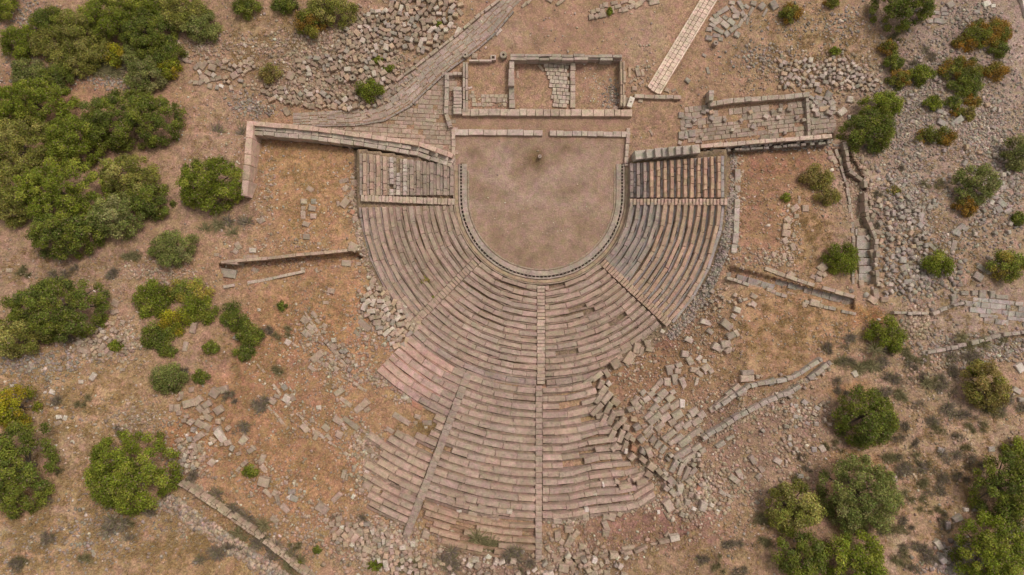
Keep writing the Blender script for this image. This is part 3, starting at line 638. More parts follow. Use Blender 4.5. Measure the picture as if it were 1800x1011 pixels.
# ------------------------------------------------------------------ loose stone blocks
# picture x, y, length, width, angle (clockwise), cluster key [, tone]
TRACED = {
"road": """503 196 16 9 58|599 140 9 9 0 d|620 137 11 10 0 d|805 54 14 7 -62 p|808 20 15 7 50|868 61 17 6 -45|876 56 15 6 -47 p|885 97 13 12 0 d|818 97 10 10 0 d|834 98 10 9 5|826 48 9 7 -40|640 180 10 8 70|732 108 9 8 20|715 122 9 8 60|562 178 12 10 80|587 186 12 10 -70|547 187 12 9 0|526 106 18 9 0|579 140 15 11 30|690 110 12 8 40|684 133 18 9 30|688 152 12 9 40|637 133 15 10 -55|644 142 14 10 -50|560 145 8 12 0|530 141 12 10 10|510 133 15 12 -60""",
"stage": """951 119 15 5.5 50|910 131 13 4.5 88|1107 127 18 5.5 90 t|1121 126 16 8 78|1130 128 13 5 80|1109 144 9 5 -50|1128 145 10 4 -45|1116 140 7 5 20|1115 155 9 8 0|1209 141 10 8 35 g|1245 124 12 5 75 g|1238 97 8 5 30 g|1173 158 9 8 20|1184 159 8 5 -30|1101 178 14 7 -75|1126 177 9 6 10|1145 233 11 4 60|1082 190 9 8 30|867 130 4 4 0|826 154 8 4 -20 p""",
"court": """1198 202 10 11 0 g|1210 207 14 6 10 g|1211 221 13 7 5 g|1198 238 10 14 0 g|1207 238 7 12 10|1217 235 12 12 80|1209 214 9 6 0|1195 251 7 7 20|1227 249 9 6 0|1440 158 11 9 20|1458 165 13 9 30|1440 172 13 8 10|1455 172 12 9 40|1463 180 13 10 -35|1450 180 9 7 30|1443 185 12 8 0|1450 191 20 9 -4 t|1450 204 15 8 -5|1435 180 9 7 50""",
"terrace": """545 333 12 9 30|534 354 12 9 0|551 354 10 9 90 g|533 366 9 8 0|532 378 15 8 88|548 366 12 10 10|550 380 11 10 0|537 394 12 9 20|541 406 8 5 -60 t|538 416 12 10 0|458 388 13 9 -35|604 318 17 8 -16|622 321 10 10 0|607 331 12 8 -60|618 341 13 9 -62|617 350 9 6 10 t|606 357 18 13 -55|594 358 9 6 80|619 373 8 8 20 r|624 385 9 9 10|632 402 7 5 10 p|620 434 15 13 30|560 428 8 5 0""",
"slope": """608 463 16 11 5|531 475 10 7 88|556 476 9 5 60|655 495 14 10 -60|653 503 10 8 30|628 455 8 5 -20|629 464 10 6 -10|581 511 13 10 10|572 532 10 6 0|535 563 14 11 35|545 576 13 9 42|537 586 13 10 50|548 585 10 9 -40|552 554 14 7 45|558 565 10 6 50|570 573 9 8 30|568 584 9 6 10|556 627 24 13 -42|573 642 10 8 -60|584 635 17 6 45|590 648 11 8 45|548 648 15 6 38|640 572 27 10 44|628 587 16 5 52|643 596 8 6 70|584 608 18 9 50|592 622 10 6 50|610 635 10 7 45|625 664 11 8 40|633 671 10 5 40|503 702 14 13 25 p|478 706 13 10 35|486 697 11 6 20|513 699 14 8 60|499 682 10 9 50 g|505 602 10 9 30 p|560 717 9 7 0 p|595 690 17 9 -35|607 707 25 6 38|640 710 14 12 -45|629 720 15 12 -38|644 721 11 7 -30|593 740 18 10 35|616 745 34 8 38|572 753 14 9 40|535 753 17 10 45|548 740 9 7 0|553 761 9 7 0|471 703 10 4 50|455 545 6 5 0 p|705 737 34 9 32|685 757 15 7 32|734 733 12 7 20|750 744 17 8 0|748 752 6 5 0 p|730 744 8 6 0|712 628 9 6 -20 p|713 700 11 8 20 p|718 705 7 7 0|732 713 22 8 30 r""",
"lowleft": """555 767 15 8 -65|595 765 13 11 30|578 770 14 6 45|604 835 15 8 -75|609 840 12 5 -75|622 825 12 6 -70|591 875 21 9 -45|620 874 9 6 -60 w|644 830 9 6 20 p|645 855 16 12 25|660 862 15 9 25|635 863 10 7 10|692 858 18 11 15 k|681 851 9 7 20|712 865 19 9 18|565 895 23 14 35|595 913 12 9 -20|600 928 9 7 0 w|612 923 12 7 10|460 809 18 9 -70|462 824 14 8 50|462 849 18 15 15|482 868 10 9 30|509 874 10 7 -40 w|512 865 12 8 0 g|502 849 7 6 0|470 868 20 6 45|487 880 18 7 70|482 915 16 8 35|500 895 19 9 42|516 878 14 10 20 g|859 980 10 10 40 w|871 974 9 4 -55 w|732 977 12 5 88|777 952 13 8 25|625 965 9 4 85 w|586 932 16 7 -50|595 937 14 9 -45|616 940 17 10 -55|622 948 18 10 -55|633 936 15 9 30|660 950 13 7 20|645 968 18 10 20|680 966 12 8 -20|600 950 9 8 10|642 995 13 8 30|640 976 10 8 10|697 980 9 8 -60|713 1003 10 8 40""",
"toprows": """809 883 17 12 8|791 880 17 8 22|807 900 9 6 0 w|830 905 16 9 20|846 893 13 8 25|851 911 9 7 0|870 907 14 5 0|870 914 14 5 0|882 899 16 6 5|828 894 9 7 20|843 905 9 6 10|895 901 10 6 5 p|748 940 12 13 20|725 958 9 9 0 p|720 968 9 7 -20""",
"rightseats": """1131 592 13 12 -35|1120 613 18 12 100|1139 604 12 10 75|1128 618 14 8 -80|1143 614 15 9 12|1103 614 20 8 -32|1091 622 12 5 -35|1107 630 23 14 -52|1083 641 17 16 -28|1120 598 8 7 20|1070 675 9 8 50 p|1050 662 22 9 -38|1067 657 14 9 60|1035 670 20 9 -35|1057 677 17 9 -68|1061 688 19 11 -58|1067 700 24 11 -50|1050 721 27 9 -46|1070 718 21 9 -60|1052 703 17 9 -55|1082 707 15 11 35|1075 736 26 10 -64|1061 740 22 9 -60|1090 727 15 10 -8|1095 741 15 10 -58|1085 750 16 10 -48|1101 752 11 10 10|1075 768 23 9 -64|1092 768 23 9 -70|1105 768 13 10 -50|1112 773 11 7 30|1099 786 20 9 -70|1101 794 10 6 -80 w|1081 787 15 9 -36|1115 790 9 9 20 r|1112 805 12 9 -50|1131 809 13 9 40|1142 797 17 10 68|1132 795 11 9 30 g|1147 822 14 12 35|1160 830 14 9 55|1141 835 13 11 35|1128 848 18 9 -12|1118 843 12 7 -20|1100 856 22 9 -10|1085 848 9 6 20|1046 869 7 5 0 p|1061 852 10 4 80 w|1058 846 8 4 60""",
"fan": """1165 583 8 7 30 p|1244 567 23 9 18 p|1279 572 22 13 40|1286 590 15 11 -25|1249 583 11 8 40|1297 545 13 9 18 p|1290 556 9 8 30|1325 535 11 9 35|1326 521 11 8 30|1310 527 9 6 -10|1212 598 14 9 30 p|1264 612 21 11 30|1277 605 17 12 -10|1282 616 14 8 -38|1296 586 12 7 60|1205 623 12 11 10|1214 635 14 10 58|1230 630 11 7 -50 p|1239 635 8 7 10 p|1177 651 18 11 80|1184 646 9 6 80|1194 642 12 8 -20|1192 653 11 10 5|1242 647 15 10 -38|1251 653 9 8 -30|1222 651 15 9 10|1230 657 12 8 40|1174 672 14 11 92|1187 668 18 10 82|1202 675 22 10 68|1225 672 16 6 -72|1161 673 14 9 -52|1152 683 14 9 -45|1146 693 13 10 -35|1137 702 13 9 -30|1131 690 11 9 -40|1120 700 9 7 30|1119 712 21 13 58|1110 721 11 8 -20|1166 693 17 12 -42|1157 703 13 10 -40|1179 701 15 11 -40|1184 690 10 9 -30|1170 718 22 10 -36|1151 718 18 10 -42|1141 732 18 9 -42|1187 713 21 10 -36|1200 710 15 9 92 w|1152 737 27 12 -40|1171 735 19 12 -35|1192 730 19 12 -32|1221 725 16 13 -30|1235 730 14 12 -36|1214 731 12 9 -30|1225 741 18 11 -32|1182 743 13 11 -30|1196 750 18 10 -38|1210 747 20 9 -38|1121 752 13 9 -30|1160 750 20 10 -38|1140 756 21 9 -42|1315 655 21 9 -6|1314 666 23 11 -3|1296 683 15 11 -38|1284 692 14 10 -36|1272 706 28 11 -38|1256 718 17 10 -32|1305 693 15 7 -22|1115 738 10 7 10 t""",
"junction": """1200 798 36 10 -32|1225 788 19 10 -34|1212 806 30 9 -33|1236 793 12 9 -30|1204 777 24 11 -35|1222 762 28 9 -34|1192 772 22 9 -38|1181 779 10 8 -40|1177 766 26 10 -40|1157 783 16 9 -55|1166 791 16 8 -50|1141 763 20 7 -50|1129 774 12 9 -40|1149 774 13 10 -50|1186 821 24 10 -60|1197 827 22 8 -65|1207 834 26 8 -66|1182 847 20 11 50|1180 857 12 6 60|1197 861 17 12 82 p|1176 890 20 14 60|1192 887 16 7 95|1209 884 10 10 10|1237 892 17 12 -72|1252 889 9 7 30 p|1219 830 17 8 -48|1212 846 12 9 -40|1292 843 20 10 38|1300 833 14 10 60|1325 810 18 9 58|1335 838 12 9 -45|1339 826 12 8 60|1272 868 16 7 30|1282 872 10 6 30|1267 782 18 8 -32 g|1284 770 15 6 -28 g|1222 896 10 6 20 w|1263 898 8 4 30 w|1216 871 11 9 0|1184 868 15 9 50|1205 815 18 7 -50|1172 860 10 8 40|1200 906 9 8 30|1331 884 9 7 40|1241 858 8 6 0|1205 867 9 14 10 k|1228 860 10 6 -60 r""",
"bottom": """1066 927 20 10 65|1065 939 12 11 5|1076 910 12 12 20|1089 905 10 9 30|1065 910 11 9 0|980 917 15 9 0|1001 917 8 7 10|1030 910 11 12 0|1000 932 15 11 0|981 944 17 11 88|1001 953 22 11 -58|1012 940 14 9 -50|987 954 10 8 -60|985 965 11 7 -28|1024 962 12 10 8|974 979 11 8 20|1021 978 18 10 -5|981 989 16 10 0|999 990 13 9 20|1019 988 15 6 -20|969 999 15 8 10|991 1000 17 15 10|1007 1000 17 8 72|1036 983 12 9 0|1046 987 9 9 20 w|1064 980 16 9 -22|1080 978 14 11 0|1035 993 9 9 50|1057 993 9 7 60|1046 1008 11 9 0|1067 1008 12 8 0|1104 973 16 6 -15|1127 967 24 6 -26|1151 958 14 6 -16|1169 953 19 6 -12|1187 947 16 10 -12 p|1174 942 10 8 -40|1105 963 24 5 -10|931 988 14 12 40|945 985 10 9 -30|921 984 8 7 0|987 968 10 7 0|1031 898 7 6 0 w|1158 901 6 6 0 w""",
"eastpass": """1467 281 16 9 60|1460 269 9 8 80|1398 366 15 10 -38|1416 366 12 12 0|1401 380 9 9 0|1405 352 15 5 92|1386 386 11 9 50|1384 398 13 10 0|1383 410 14 12 10|1381 423 11 9 60|1395 435 13 9 70|1379 450 11 8 80|1361 447 9 8 20|1447 470 16 14 -40|1442 481 10 8 30|1450 483 9 8 -30|1396 415 8 6 0|1506 393 14 11 82|1523 387 9 8 30|1526 305 15 9 0|1536 312 25 6 -12|1531 491 40 9 -3 g|1505 490 18 9 90|1528 491 19 8 88|1515 500 14 9 88|1544 408 16 8 20|1516 409 16 14 5|1541 430 9 8 0|1535 445 14 9 70|1535 528 16 12 35|1541 517 18 10 80|1556 527 13 9 0|1372 482 14 8 20|1392 483 13 9 40|1440 491 11 9 0|1430 487 9 7 30|1442 537 12 8 20|1433 533 16 12 15|1415 536 9 8 20|1356 511 16 6 14|1391 517 17 7 20""",
"scree": """1653 195 14 8 10|1658 216 18 11 30|1683 213 24 10 -36|1698 197 14 11 -52|1661 199 8 7 20|1605 213 9 8 10|1645 22 15 7 4|1660 16 12 8 0|1661 24 11 7 0|1649 36 14 9 10|1636 37 10 7 0|1657 38 9 8 0|1736 5 14 10 -20 w|1672 7 12 11 -30|1747 10 8 6 0 w|1718 20 10 7 0|1616 249 14 11 70|1685 403 25 9 -38|1677 432 20 9 -74 g|1640 434 18 7 42 g|1697 402 12 9 30|1685 410 11 10 30|1727 472 18 9 36 g|1722 486 17 13 32 g|1739 479 9 8 0 g|1619 396 11 9 40|1620 378 10 9 20|1636 364 9 9 20|1645 360 10 8 0|1620 388 11 8 80|1588 457 12 11 0|1572 451 12 9 0|1580 440 10 8 20|1600 440 12 9 0|1591 470 17 10 -20 g|1570 470 8 9 0|1612 488 12 8 -50|1630 490 15 8 50|1625 481 9 8 0|1597 496 14 10 0|1567 500 9 8 10 p|1495 174 11 11 10 p|1481 196 15 12 -38 p|1496 206 9 8 0|1678 525 16 9 80 g|1697 516 14 8 0 g|1715 515 12 9 0 g|1728 517 14 12 90 g|1746 518 9 12 0 g|1762 522 22 7 5 g|1764 330 10 8 0|1753 348 14 7 20|1762 357 16 10 40|1757 368 12 11 60|1773 371 14 9 -30|1787 380 9 8 0|1745 356 9 7 -60 w|1795 648 13 16 -30 w|1790 687 16 10 30 p|1797 703 9 8 0|1782 790 9 14 0|1655 792 11 9 20|1572 843 12 10 0 p|1652 959 18 10 60 p|1668 925 15 9 90|1685 913 17 9 -25|1722 895 20 12 5|1660 987 11 11 -40|1641 982 9 7 20|1669 974 10 9 0|1626 846 8 6 0|1700 897 8 7 0 w|1745 790 11 8 0|1504 658 11 9 60 p|1357 672 14 11 -25|1415 708 11 8 40|1437 718 10 8 30|1400 714 8 6 0|1399 733 9 7 0|1407 734 8 6 30|1420 745 9 6 30|1436 746 8 7 0|1400 751 9 6 -20|1447 790 12 10 60 p|1432 791 9 9 0|1390 782 8 6 60|1368 811 14 10 30 p|1407 838 13 7 0|1389 770 7 10 0 p""",
"west": """387 687 25 12 -14|318 696 14 8 88|331 710 22 13 -15|346 705 16 13 -38|362 712 15 11 -35|350 720 14 9 45|361 725 12 9 -30|311 718 13 10 90|313 727 10 8 0|300 718 12 9 90|383 722 15 13 -35|375 692 16 14 35|365 735 15 9 30|350 746 17 12 30|363 751 14 10 30|381 755 15 9 -20|335 685 10 9 80|386 767 26 12 50 p|399 779 11 9 -20|348 768 20 10 -35|426 775 15 12 -50|441 792 15 9 -35|371 814 12 12 40|428 816 11 8 -45|418 826 9 6 -50|350 788 16 7 70|341 786 14 7 75|308 796 9 10 0|338 576 20 11 100|325 610 17 8 95 |201 533 13 12 25|200 549 14 8 -20|173 555 9 7 10 p|214 650 9 6 0|162 663 14 10 -60 p|141 672 8 7 0 p|91 690 11 8 20 w|102 734 10 8 -10 w|113 736 9 7 -70 w|101 744 12 7 -20|20 678 9 5 0 p|15 475 12 8 0|138 603 14 9 -40|145 617 17 9 20|177 612 18 9 -48|184 620 17 7 -48|193 622 14 7 -48|214 636 8 6 0|415 594 11 9 30 g|365 508 11 4 100 p|397 505 10 5 0|420 463 17 7 0|407 461 20 9 3|418 432 14 9 55|413 442 10 9 40|440 453 26 8 0|443 440 12 8 0 p|380 448 10 6 0|395 480 38 15 8 g|448 475 12 8 30""",
"heap_ne": """1258 76 9 9 0 d|1247 66 12 9 10|1260 62 14 7 10|1267 69 8 7 0|1247 51 10 8 10|1263 53 20 8 28|1252 44 12 6 30|1259 38 13 10 -40|1252 34 9 7 30|1265 33 10 7 35|1275 43 16 10 40|1278 59 11 9 50|1290 50 17 8 -38|1286 38 15 9 38|1294 28 12 8 0|1295 21 16 9 38|1288 14 10 8 50|1303 8 18 8 58|1287 4 10 8 10|1271 18 22 9 -32|1259 27 10 8 -20|1313 11 10 7 40|1325 5 11 9 10|1306 24 10 8 60|1310 31 12 6 -60|1302 40 16 6 -60|1314 37 14 5 -78|1320 20 18 6 -60|1296 60 10 9 30|1275 30 10 7 40|1345 22 16 5 -60|1340 10 10 12 40 g|1362 8 12 16 -30 g""",
"top_line": """1040 29 10 10 -10|1049 28 9 9 40|1059 26 13 9 -10|1043 20 9 8 -10|1051 17 9 8 0|1059 19 9 8 10|1074 20 12 8 -18|1064 8 10 9 0|1058 11 8 8 0|1075 14 9 6 -10|1086 11 12 7 -15|1098 16 12 9 -20|1092 18 9 6 0|1080 5 12 7 -10|1097 3 13 6 -15|1112 10 15 8 -30|1121 8 15 9 -35|1110 3 12 8 20|1128 2 14 8 -40|1104 11 7 7 0|1150 3 18 9 -10|1142 -2 10 8 20|922 8 14 5 -45|930 2 12 5 -45|966 -2 12 9 30|985 3 18 6 -40""",
"heap_nw": """345 117 14 8 -48|351 113 10 7 -60|357 115 17 9 -55|372 118 13 11 15|365 128 12 8 30|371 108 14 6 10|383 110 11 9 30|394 107 10 9 60|392 118 10 6 0|355 135 11 9 10|362 141 11 9 60|373 139 9 8 0|383 137 12 8 -20|352 144 12 8 -50|343 145 9 8 0|368 151 9 9 10|334 144 9 5 -40|388 151 9 6 20 w|411 132 13 11 -30|420 124 10 8 -20|422 114 9 8 -60|436 120 10 9 60|431 109 9 9 0|439 104 10 7 0|404 122 11 6 20|324 103 11 9 30|332 108 9 6 10|316 105 8 5 20|430 80 8 6 30 p|412 170 8 6 80""",
}
CLUSTERS = {
"road": "in the stone bank above the paved road", "stage": "on the earth round the stage rooms", "court": "on and beside the flagstone court", "terrace": "on the orange earth of the left terrace",
"slope": "on the bare slope left of the rosy seats", "lowleft": "among scattered stones at the lower left", "toprows": "along the broken top seat rows", "rightseats": "at the slumped right end of the upper seats",
"fan": "on the earth right of the seats", "junction": "in the tumbled lower right end of the rows", "bottom": "in the rubble below the top seats", "eastpass": "beside the sunken passages at the right",
"scree": "on the grey scree at the right", "west": "in the dry grass at the far left", "heap_ne": "in the heap right of the pink walkway", "top_line": "in the stone rows at the top edge", "heap_nw": "in the small heap below the upper left thicket",
"seatpile": "in the stone pile against the left seats", "scree_heap": "in the rough heap right of the court", "scree_band": "in the stony band beside the stepped passage", "foot": "in the tumbled heap at the bottom left of the seats",
}
# heaps filled with tumbled blocks: cluster, polygon, how many tries, sizes, base angle, spread
PILES = [
("road", [(690, -6), (800, -6), (815, 12), (790, 45), (765, 82), (735, 92), (690, 75), (668, 30)], 105, (8.5, 16), (6, 8.5), -50, 70),
("road", [(600, 40), (690, 5), (695, 92), (640, 112), (590, 85)], 100, (6, 13), (5, 9), 30, 80),
("road", [(455, 150), (690, 172), (660, 188), (600, 194), (540, 186), (470, 176)], 70, (6, 14), (5, 9), 10, 60),
("road", [(520, 98), (690, 95), (704, 128), (676, 152), (560, 140), (520, 125)], 75, (6, 14), (5, 9), 30, 60),
("seatpile", [(648, 502), (680, 508), (738, 572), (722, 600), (700, 614), (668, 588), (632, 540)], 95, (8, 16), (6, 9.5), -35, 40),
("scree_heap", [(1370, 105), (1480, 98), (1545, 140), (1530, 160), (1450, 148), (1370, 158)], 110, (6, 12), (4.5, 8), -20, 80),
("foot", [(575, 922), (640, 920), (705, 952), (760, 1010), (690, 1011), (640, 970), (590, 955)], 75, (7, 13), (5.5, 9), 30, 70),
("scree_band", [(1556, 300), (1620, 330), (1630, 420), (1640, 500), (1560, 520), (1556, 430)], 85, (6, 11), (5, 8), 20, 80),
("junction", [(1160, 800), (1240, 790), (1245, 870), (1190, 890), (1168, 850)], 24, (5, 9), (5, 8), 40, 60),
("bottom", [(760, 985), (960, 960), (1110, 970), (1110, 1015), (760, 1015)], 46, (7, 13), (5, 9), 0, 60),
("scree", [(1560, 100), (1700, 100), (1800, 250), (1800, 420), (1700, 420), (1620, 330)], 50, (6, 11), (4.5, 8), 0, 90),
("court", [(1425, 165), (1470, 175), (1465, 200), (1430, 205)], 8, (8, 12), (6, 9), 0, 40),
("court", [(1205, 195), (1420, 180), (1460, 200), (1460, 232), (1210, 242)], 20, (6, 11), (5, 8), -6, 40),
("eastpass", [(1505, 300), (1550, 320), (1560, 520), (1545, 520)], 22, (7, 12), (5, 8), 60, 60),
("west", [(130, 570), (215, 565), (215, 620), (140, 628)], 26, (6, 11), (5, 7), -40, 50),
("west", [(305, 770), (360, 775), (340, 840), (305, 830)], 22, (6, 10), (5, 8), 30, 80),
("west", [(310, 690), (400, 740), (420, 800), (360, 790), (320, 740)], 14, (7, 12), (6, 9), 30, 60),
("slope", [(560, 590), (600, 600), (640, 660), (600, 660)], 16, (6, 10), (4, 7), 45, 40),
("fan", [(1230, 500), (1330, 510), (1320, 545), (1240, 545)], 18, (5, 9), (4, 7), 20, 80),
("fan", [(1330, 660), (1460, 640), (1460, 760), (1380, 830), (1330, 760)], 34, (5, 9), (4, 7), 20, 80),
("heap_nw", [(340, 95), (440, 95), (450, 120), (400, 160), (340, 150)], 18, (6, 10), (5, 8), 30, 80),
]
TONE = {"p": ((0.47, .38, .325), "pale"), "w": ((0.58, .50, .445), "whitish"), "g": ((0.285, .235, .20), "grey"), "t": ((0.42, .295, .21), "tan"), "r": ((0.40, .20, .135), "reddish"), "k": ((0.20, .14, .11), "dark brown")}
BL = []                                                     # x, y, L, W, ang, cluster, tone, lift
for key, txt in TRACED.items():
    for it in txt.split("|"):
        a = it.split(); BL.append([*map(float, a[:5]), key, a[5] if len(a) > 5 else "", 0.0])
taken = [(b[0], b[1], .5 * math.sqrt(b[2] * b[3])) for b in BL]
for key, poly, n, ls, ws, ang, spread in PILES:
    xs = [p[0] for p in poly]; ys = [p[1] for p in poly]; got = 0; tries = 0
    while got < n and tries < n * 30:
        tries += 1; x, y = R.uniform(min(xs), max(xs)), R.uniform(min(ys), max(ys))
        if not inpoly(poly, np.array([x]), np.array([y]))[0]: continue
        L = R.uniform(*ls) * (1 - .3 * got / n); Wd = min(R.uniform(*ws), L); rad = .5 * math.sqrt(L * Wd)
        if any((x - a) ** 2 + (y - b) ** 2 < (.92 * (rad + c)) ** 2 for a, b, c in taken): continue
        taken.append((x, y, rad)); got += 1
        BL.append([x, y, L, Wd, ang + R.uniform(-spread, spread), key, R.choice(["", "", "", "", "p", "g", "t"]), R.uniform(0, .2)])
BL.sort(key=lambda b: -b[2] * b[3])
def one_block(mb, b, rough):
    x, y, L, Wd, ang, key, tone, lift = b; g = Hs(x, y)
    seat = math.hypot(x - TX, max(0, y - TY)) < 566 and abs(math.degrees(math.atan2(x - TX, max(1, y - TY)))) < 24 and y > 400
    hgt = min(L, Wd) * S0 * R.uniform(.6, .85); zt = g + hgt * (.5 if not lift else .85) + lift + (.45 if seat else 0)
    base = {"scree": (0.33, .275, .25), "scree_band": (0.32, .265, .235), "scree_heap": (0.34, .265, .225), "court": (0.31, .25, .22), "road": (0.30, .217, .165), "heap_ne": (0.33, .265, .225), "fan": (0.37, .285, .235), "junction": (0.345, .27, .225)}.get(key, (0.35, .255, .20))
    col = TONE[tone][0] if tone in TONE else jit(base, .16)
    q = rect(x, y, L, Wd, ang, zt); w = .055 * rough * Wd * S0
    q = [(u + R.uniform(-w, w), v + R.uniform(-w, w)) for u, v in q]
    quad_block(mb, q, g - .35, zt, col, .07, .02, .035 if not lift else .08)
    return P(x, y, g)
def drum(mb, b):
    x, y, L = b[:3]; g = Hs(x, y); n = 14; r0 = L * S0 * .5; X, Y, _ = P(x, y, g + .5); h = .65; v = []; c = (0.31, .245, .20)
    rings = [(r0, -.2), (r0 * 1.0, h - .06), (r0 * .93, h), (r0 * .34, h), (r0 * .3, h - .3)]
    for rr, zz in rings: v += [(X + rr * math.cos(2 * math.pi * i / n), Y + rr * math.sin(2 * math.pi * i / n), g + zz) for i in range(n)]
    f = [(k * n + i, k * n + (i + 1) % n, (k + 1) * n + (i + 1) % n, (k + 1) * n + i) for k in range(len(rings) - 1) for i in range(n)] + [tuple(range((len(rings) - 1) * n, len(rings) * n))]
    mb.add(v, f, c); return (X, Y, g)
ORD = lambda n: {1: "first", 2: "second", 3: "third"}.get(n) or f"{n}{'th' if 10 < n % 100 < 20 else {1: 'st', 2: 'nd', 3: 'rd'}.get(n % 10, 'th')}"
def build_blocks():
    solo = [b for b in BL if b[6] != "d"][:296]; rest = [b for b in BL if b[6] != "d"][296:]; drums = [b for b in BL if b[6] == "d"]
    # landmark-free wording: tone, shape, lie; then its place counted from the left within its heap
    groups = {}
    for b in solo:
        tone = TONE[b[6]][1] if b[6] in TONE else "brownish"; ratio = b[2] / b[3]
        shape = "long narrow" if ratio > 2.4 else ("oblong" if ratio > 1.45 else "squarish")
        a = (b[4] + 90) % 180 - 90; lie = ("lying level" if abs(a) < 15 else "lying upright" if abs(a) > 72 else "slanting down right" if a > 0 else "slanting up right") if ratio > 1.45 else ""
        groups.setdefault((b[5], tone, shape, lie), []).append(b)
    for (key, tone, shape, lie), bs in groups.items():
        bs.sort(key=lambda b: b[0])
        for i, b in enumerate(bs):
            mb = MB(); org = one_block(mb, b, 1.0); o = mb.build("stone_block", origin=org)
            lab = f"{tone} {shape} block{' ' + lie if lie else ''} {CLUSTERS[key]}"
            if len(bs) > 1:
                lab = f"{ORD(i + 1)} from left of {tone} {shape} blocks{' ' + lie if lie else ''} {CLUSTERS[key]}"
            lab = " ".join(lab.split())
            while len(lab.split()) > 16: lab = lab.replace(" the ", " ", 1) if " the " in lab else " ".join(lab.split()[:16])
            tag(o, lab, "stone block", "fallen blocks " + CLUSTERS[key], "thing")
    mb = MB()
    for b in rest: one_block(mb, b, 1.3)
    tag(mb.build("tumbled_stones"), kind="stuff")
    names = {599: "weathered round column drum, left one of two in the stone bank", 620: "weathered round column drum, right one of two in the stone bank", 885: "round column drum standing outside the stage building's rear left corner", 818: "round stone drum beside the kerb where the road passes the stage", 1258: "hollow round drum with a hole at the foot of the heap beside the walkway"}
    for b in drums:
        mb = MB(); org = drum(mb, b); tag(mb.build("column_drum", origin=org), names[int(b[0])], "column drum", "loose column drums", "thing")
    # block with a square hole by the stage building, and a white block with a round hole
    def ring_block(name, x, y, L, Wd, ang, col, hole, label):
        g = Hs(x, y); zt = g + .55; q = rect(x, y, L, Wd, ang, zt); h = rect(x, y, hole, hole, ang, zt); v = [(a, b, g - .2) for a, b in q] + [(a, b, zt) for a, b in q] + [(a, b, zt) for a, b in h] + [(a, b, zt - .4) for a, b in h]
        f = [(i, (i + 1) % 4, 4 + (i + 1) % 4, 4 + i) for i in range(4)] + [(4 + i, 4 + (i + 1) % 4, 8 + (i + 1) % 4, 8 + i) for i in range(4)] + [(8 + i, 8 + (i + 1) % 4, 12 + (i + 1) % 4, 12 + i) for i in range(4)] + [(12, 13, 14, 15)]
        mb = MB(); mb.add([(a, b, c) for a, b, c in v], f, col); org = P(x, y, g); o = mb.build(name, origin=org); tag(o, label, "stone block", None, "thing")
    ring_block("hollow_block", 867, 101, 9.5, 9, 0, (0.45, .36, .30), 5, "pale square block with a square hole above the leftmost stage room")
    ring_block("hollow_block", 1109, 179, 18, 9, -70, (0.60, .51, .45), 2.5, "pale tilted block with a small hole at the stage's lower right corner")
    # stub of a post in the orchestra
    g = P(949, 275, 0); mb = MB(); drum(mb, [949, 275, 6.5, 6, 0]); tag(mb.build("stone_stub", origin=g), "small stone stub standing in dark soil in the middle of the orchestra", "stone stub", None, "thing")
build_blocks()

